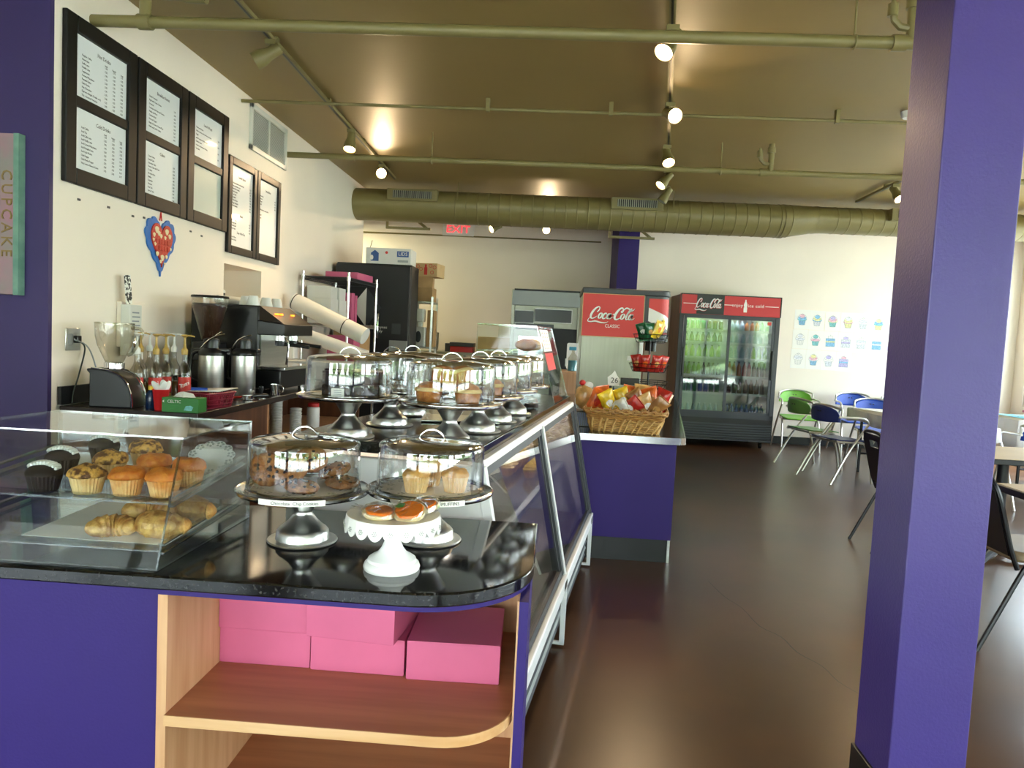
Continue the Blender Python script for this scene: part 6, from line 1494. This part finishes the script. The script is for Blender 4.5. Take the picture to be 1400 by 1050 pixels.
def black_chair(label, x, y, rz, seat='vinyl'):
    t = thing('banquet_chair', label, 'chair', (x, y, 0), rz, 'black banquet chairs')
    for s in (-1, 1):
        b = MB(); b.tube(catmull([(s*.19, -.30, 0), (s*.186, -.235, .14), (s*.182, -.17, .28), (s*.178, -.12, .385), (s*.175, -.09, .435)], 5), .011, 8); b.build('rear_leg', 'black_metal', t)
        b = MB(); b.tube(catmull([(s*.19, .24, 0), (s*.185, .195, .22), (s*.18, .15, .44)], 5), .011, 8); b.build('front_leg', 'black_metal', t)
    b = MB(); P = [(-.175, -.14, .40), (-.175, -.18, .50), (-.17, -.235, .70), (-.15, -.262, .79), (-.09, -.272, .825), (.09, -.272, .825), (.15, -.262, .79), (.17, -.235, .70), (.175, -.18, .50), (.175, -.14, .40)]
    b.tube(catmull(P, 5), .012, 8); b.build('back_frame', 'black_metal', t)
    b = MB()
    pts = lambda z: -.18-(z-.50)*.29
    for x0, x1, z0, z1 in ((-.165, .165, .46, .715), (-.165, -.06, .715, .765), (.06, .165, .715, .765), (-.14, .14, .765, .81)):
        b.add([(x0, pts(z0)-.012, z0), (x1, pts(z0)-.012, z0), (x1, pts(z0)+.012, z0), (x0, pts(z0)+.012, z0), (x0, pts(z1)-.012, z1), (x1, pts(z1)-.012, z1), (x1, pts(z1)+.012, z1), (x0, pts(z1)+.012, z1)], [(0,3,2,1),(4,5,6,7),(0,1,5,4),(1,2,6,5),(2,3,7,6),(3,0,4,7)])
    b.build('backrest', 'vinyl', t, smooth=0)
    b = MB(); b.prism(rrect(-.20, .20, -.17, .22, .06), .435, .485); b.build('seat', seat, t, bev=.015)
    return t
black_chair('black metal chair standing left of the purple pillar', 2.57, 5.29, R(-90))
black_chair('black metal chair with tan seat partly hidden right of the purple pillar', 2.38, 3.69, R(-90), 'vinyl_tan')
def ped_table(label, x0, x1, y0, y1):
    t = thing('cafe_table', label, 'table', ((x0+x1)/2, (y0+y1)/2, 0), 0, 'tan cafe tables on black pedestals')
    b = W(t); b.box(x0, x1, y0, y1, .705, .74); b.build('edge_band', 'table_edge', t, bev=.004)
    b = W(t); b.box(x0+.012, x1-.012, y0+.012, y1-.012, .7395, .742); b.build('tabletop', 'laminate', t, smooth=0)
    b = MB(); b.cyl((0, 0, .03), (0, 0, .705), .035, 16); b.box(-.2, .2, -.2, .2, .69, .705); b.build('column', 'black_metal', t)
    b = MB()
    for a in range(4):
        d = Vector((cos(a*pi/2+pi/4), sin(a*pi/2+pi/4), 0)); b.tube([d*.02+Vector((0, 0, .05)), d*.18+Vector((0, 0, .035)), d*.30+Vector((0, 0, .018))], [.03, .024, .018], 8)
    b.build('cross_base', 'black_metal', t)
ped_table('tan cafe table right of the purple pillar, farther one behind the black chair', 2.72, 3.62, 4.85, 5.60)
ped_table('tan cafe table right of the purple pillar, nearer one with the tucked-in black chair', 2.33, 3.20, 3.18, 3.92)

# ------------------------------------------------------------------ ceiling: pipes, duct, tracks, lamps
def pipe(label, y, z, r, x0=WX, x1=6.6, ring=()):
    t = thing('ceiling_pipe', label, 'pipe', ((x0+x1)/2, y, z))
    b = W(t); b.cyl((x0, y, z), (x1, y, z), r, 14); b.build('pipe_run', 'pipe_paint', t)
    for x in ring: b = W(t); b.cyl((x-.035, y, z), (x+.035, y, z), r*1.3, 14); b.build('coupling', 'pipe_paint', t)
    return t
p1 = pipe('thick olive sprinkler pipe crossing the room nearest the camera', 3.9, 2.95, .031, ring=(-2.26, 1.66))
p2 = pipe('olive sprinkler pipe crossing the room just before the round duct', 6.78, 2.95, .027, ring=(-1.95, 1.80))
p3 = pipe('thin olive conduit crossing the ceiling between the two sprinkler pipes', 5.77, 3.12, .013, ring=())
for t, y, z, xs in ((p1, 3.9, 2.95, (1.44,)), (p2, 6.78, 2.95, (1.42, -1.2))):
    for x in xs:
        b = W(t); b.cyl((x, y, z), (x, y, CZ), .006, 6); b.tube([(x, y+.036*cos(2*pi*k/12), z+.036*sin(2*pi*k/12)) for k in range(12)], .005, 5, closed=True); b.build('hanger', 'pipe_paint', t)
for x in (-.6, .35, 2.05, 3.6): b = W(p3); b.box(x-.015, x+.015, 5.75, 5.79, 3.10, CZ); b.build('clamp', 'pipe_paint', p3, smooth=0)
for t, x, y in ((p1, 1.72, 3.9), (p2, 1.86, 6.78)):
    b = W(t); b.cyl((x, y, 2.95), (x, y, CZ), .026, 12); b.cyl((x, y, 3.12), (x, y, 3.17), .036, 12); b.tube([(x, y, 3.02), (x-.06, y, 3.03), (x-.09, y, 3.06), (x-.10, y, 3.12)], .019, 8); b.build('riser', 'pipe_paint', t)
    b = W(t); b.cyl((x-.10, y, 3.08), (x-.10, y, 3.14), .026, 10); b.cyl((x-.10, y, 3.14), (x-.10, y, 3.16), .012, 8); b.build('sprinkler_head', 'pipe_paint', t)
b = W(p1); b.cyl((-2.26, 3.9, 2.95), (-2.26, 3.9, 3.10), .03, 12); b.tube([(-2.36, 3.9, 3.10), (-2.26, 3.9, 3.10), (-2.05, 3.9, 3.09)], .028, 10); b.cyl((-2.05, 3.9, 3.09), (-1.93, 3.9, 3.085), .034, 12); b.build('tee_fitting', 'pipe_paint', p1)
# round duct
dt = thing('air_duct', 'big round olive air duct with seams running along under the ceiling', 'duct', (2.0, 9.22, 2.935))
b = W(dt)
def dr(x): return (1.0 if x < 2.72 else .80 if x > 3.10 else 1-.20*(x-2.72)/.38)
def el(x, f=1.0, n=40): s = dr(x)*f; zc = 2.935+(1-dr(x))*.17; return [(x, 9.22+.27*s*cos(2*pi*k/n), zc+.195*s*sin(2*pi*k/n)) for k in range(n)]
xs = []; x = -2.75
while x < 6.6:
    xs += [(x, 1.0), (x+.115, 1.0), (x+.119, 1.022), (x+.127, 1.022), (x+.131, 1.0)] if not (2.68 < x < 3.12) and x > -1.5 else [(x, 1.0), (x+.12, 1.0)]
    x += .135
b.loft([el(min(x, 6.6), f) for x, f in xs if x <= 6.6]); b.build('duct_run', 'pipe_paint', dt, smooth=30)
for x in (2.70, 3.10): b = W(dt); b.loft([el(x-.02, 1.03), el(x+.02, 1.03)]); b.build('collar', 'pipe_paint', dt)
for x in (-1.80, .92, 4.2):
    b = W(dt); zc = 3.03 if x < 3 else 3.03; b.box(x-.31, x+.31, 8.925, 9.12, zc-.075, zc+.065); fr = b.build('register', 'pipe_paint', dt, bev=.006, smooth=0)
    b = W(dt); b.box(x-.24, x+.24, 8.922, 8.93, zc-.045, zc+.04); b.build('register_opening', 'black_plastic', fr, smooth=0)
    b = W(dt)
    for k in range(20): xx = x-.23+.46*k/19; b.box(xx-.006, xx+.004, 8.914, 8.924, zc-.045, zc+.04)
    b.build('register_fins', 'steel_panel', fr, smooth=0)
for x in (-1.25, 1.35): b = W(dt); b.cyl((x, 8.96, 3.0), (x, 8.96, CZ), .006, 6); b.build('hanger_rod', 'pipe_paint', dt)
for xa, lab in ((-2.0, 'olive steel bracket under the duct near the black refrigerator'), (.95, 'olive steel bracket under the duct near the purple strip')):
    b = MB(); b.box(-.30, .30, -.02, .02, 0, .03); b.box(-.30, -.27, -.02, .02, .03, .14); b.tube([(-.1, 0, .28), (.25, 0, .02)], .018, 6); tag(b.build('duct_bracket', 'pipe_paint', loc=(xa, 9.75, 2.72), smooth=0), lab, 'bracket')
# lighting tracks
def track(label, a, c):
    a = Vector(a); c = Vector(c); d = (c-a); ln = d.length; t = thing('light_track', label, 'light track', (a+c)/2, math.atan2(d.y, d.x))
    b = MB(); b.box(-ln/2, ln/2, -.018, .018, -.012, .012); b.build('rail', 'pipe_paint', t, smooth=0)
    b = MB(); b.box(-ln/2, ln/2, -.006, .006, -.0135, -.012); b.build('slot', 'black_plastic', t, smooth=0)
    b = MB(); k = -ln/2+.3
    while k < ln/2: b.box(k-.02, k+.02, -.02, .02, .012, CZ-a.z); k += 1.2
    b.build('mount', 'pipe_paint', t, smooth=0)
track('olive light track along the cream wall side of the ceiling', (-1.83, 3.2, 3.165), (-1.97, 8.70, 3.165))
track('olive light track over the aisle beside the bakery case', (.40, 3.1, 3.165), (1.27, 9.0, 3.165))
track('olive light track at the right behind the purple pillar', (3.42, 5.5, 3.165), (3.50, 9.0, 3.165))
track('olive light track over the kitchen behind the duct', (-1.6, 11.0, 3.165), (.6, 11.0, 3.165))
def spot(label, loc, d, lit=True, drop=.05, power=14):
    t = thing('track_spotlight', label, 'spotlight', loc, 0, 'olive track spotlights')
    b = MB(); b.box(-.035, .035, -.018, .018, -.03, 0); b.cyl((0, 0, -.03), (0, 0, -.03-drop), .009, 8); b.build('adapter', 'pipe_paint', t)
    d = Vector(d).normalized(); q = d.to_track_quat('Z', 'Y').to_matrix().to_4x4()
    c = Vector((0, 0, -.03-drop))-d*.05
    b = MB(); b.lathe([(.02, -.02), (.036, -.015), (.038, .06), (.052, .11), (.056, .165), (.052, .165), (.046, .115), (.001, .11)], 24, t=Matrix.Translation(c) @ q); b.build('lamp_head', 'pipe_paint', t)
    b = MB(); b.lathe([(.001, .115), (.044, .118), (.050, .145), (.044, .158), (.001, .164)], 24, t=Matrix.Translation(c) @ q); b.build('bulb', 'bulb_warm' if lit else 'vent_grey', t)
    if lit:
        li = bpy.data.lights.new('track_lamp', 'SPOT'); li.energy = power*2.2; li.color = (1, .72, .42); li.spot_size = R(95); li.spot_blend = .8; li.shadow_soft_size = .04
        o = bpy.data.objects.new('track_lamp', li); COL.objects.link(o); o.parent = t; o.location = c+d*.185; o.rotation_euler = d.to_track_quat('-Z', 'Y').to_euler()
tz = 3.153
spot('unlit track spotlight turned to the menu boards, nearest on the wall-side track', (-1.862, 4.62, tz), (-.75, -.15, -.5), False)
spot('lit track spotlight in the middle of the wall-side track', (-1.905, 6.60, tz), (.0, -.35, -1))
spot('lit track spotlight facing the camera at the far end of the wall-side track', (-1.945, 7.95, tz), (.2, -1, -.35))
spot('lit track spotlight on the aisle track above the nearest sprinkler pipe', (.575, 4.25, tz), (-.45, -.45, -.8))
spot('lit track spotlight on the aisle track, second from the camera', (.77, 5.58, tz), (.25, -.9, -.4))
spot('lit track spotlight on the aisle track, third from the camera', (.93, 6.75, tz), (.10, -.55, -.8))
spot('lit track spotlight on the aisle track, fourth from the camera, turned left', (1.08, 7.72, tz), (-.6, -.3, -.75))
spot('dim track spotlight at the far end of the aisle track, turned left', (1.20, 8.50, tz), (-.5, -.1, -.85), False)
spot('lit track spotlight beside the purple pillar', (3.475, 7.95, tz), (.2, -.6, -.75))
spot('lit track spotlight over the kitchen, turned left', (-.92, 11.0, tz), (-.7, -.5, -.4), drop=.14)
spot('lit round track spotlight over the kitchen facing the camera', (-.19, 11.0, tz), (.05, -1, -.3), drop=.14)
b = MB(); b.lathe([(.001, -.045), (.05, -.045), (.062, -.03), (.066, 0), (.001, 0)], 28); tag(b.build('smoke_detector', 'white_plastic', loc=(2.58, 5.76, CZ)), 'white round smoke detector on the ceiling beside the purple pillar', 'smoke detector')
t = thing('exit_sign', 'white EXIT sign with red letters, half behind the duct', 'exit sign', (-1.66, 12.2, 2.98))
b = MB(); b.box(-.26, .26, -.06, 0, 0, .20); b.build('housing', 'white_plastic', t, bev=.004)
text('lettering', 'EXIT', .17, t, (0, -.063, .10), m='exit_red', sx=1.15, extrude=.001)
b = MB(); b.cyl((-2.0, 0, 0), (2.4, 0, 0), .012, 8); tag(b.build('kitchen_conduit', 'pipe_paint', loc=(-1.7, 12.17, 2.98)), 'thin conduit along the top of the far kitchen wall', 'conduit')

# ------------------------------------------------------------------ daylight, exposure and camera
w = bpy.data.worlds.new('sky'); SC.world = w; w.use_nodes = True; nt = w.node_tree; n = nt.nodes; l = nt.links
bg = n['Background']; tc = n.new('ShaderNodeTexCoord'); sp = n.new('ShaderNodeSeparateXYZ'); rp = n.new('ShaderNodeValToRGB')
l.new(tc.outputs['Generated'], sp.inputs[0]); l.new(sp.outputs['Z'], rp.inputs['Fac']); l.new(rp.outputs['Color'], bg.inputs['Color'])
rp.color_ramp.elements[0].position = 0.0; rp.color_ramp.elements[0].color = (.95, .97, 1, 1)
rp.color_ramp.elements[1].position = .8; rp.color_ramp.elements[1].color = (.62, .78, 1, 1)
bg.inputs['Strength'].default_value = 9.0
def portal(loc, rot, sx, sy):
    li = bpy.data.lights.new('window_daylight', 'AREA'); li.shape = 'RECTANGLE'; li.size = sx; li.size_y = sy; li.cycles.is_portal = True
    o = bpy.data.objects.new('window_daylight', li); COL.objects.link(o); o.location = loc; o.rotation_euler = rot
for a, b_ in wy: portal((6.78, (a+b_)/2, 1.8), (0, R(90), 0), 2.1, b_-a)
for a, b_ in wx: portal(((a+b_)/2, -2.78, 1.5), (R(90), 0, 0), b_-a, 2.7)
kl = bpy.data.lights.new('kitchen_fill_light', 'AREA'); kl.energy = 42; kl.color = (1, .93, .58); kl.size = 1.2; ko = bpy.data.objects.new('kitchen_fill_light', kl); COL.objects.link(ko); ko.location = (-3.7, 10.9, 3.15)  # added fill without a fixture, out of view, brightens the far kitchen wall
su = bpy.data.lights.new('sun', 'SUN'); su.energy = 12.0; su.angle = R(.6); su.color = (1, .95, .86)
so = bpy.data.objects.new('sun', su); COL.objects.link(so); so.rotation_euler = Vector((-.62, -.12, -.95)).to_track_quat('-Z', 'Y').to_euler()

f = 1000.0; yaw = math.atan(53/f); pitch = math.atan(66/f); roll = .05
F0 = Vector((-sin(yaw), cos(yaw), 0)); Rh = Vector((cos(yaw), sin(yaw), 0)); Zu = Vector((0, 0, 1))
Fv = cos(pitch)*F0-sin(pitch)*Zu; Uh = Rh.cross(Fv)
Rv = cos(roll)*Rh+sin(roll)*Uh; Uv = -sin(roll)*Rh+cos(roll)*Uh
cam = bpy.data.cameras.new('camera'); co = bpy.data.objects.new('camera', cam); COL.objects.link(co)
cam.sensor_fit = 'HORIZONTAL'; cam.sensor_width = 36; cam.lens = 36*f/1400; cam.clip_start = .02; cam.clip_end = 200
m = Matrix((Rv, Uv, -Fv)).transposed().to_4x4(); m.translation = (0, 0, 1.38); co.matrix_world = m
SC.camera = co
SC.view_settings.view_transform = 'Standard'; SC.view_settings.look = 'None'; SC.view_settings.gamma = 1; SC.view_settings.use_curve_mapping = False
SC.view_settings.exposure = 1.12
cy = SC.cycles
cy.transparent_max_bounces = 48; cy.max_bounces = 8; cy.diffuse_bounces = 4; cy.glossy_bounces = 4; cy.transmission_bounces = 4
cy.sample_clamp_indirect = 6; cy.caustics_reflective = False; cy.caustics_refractive = False; cy.use_denoising = True
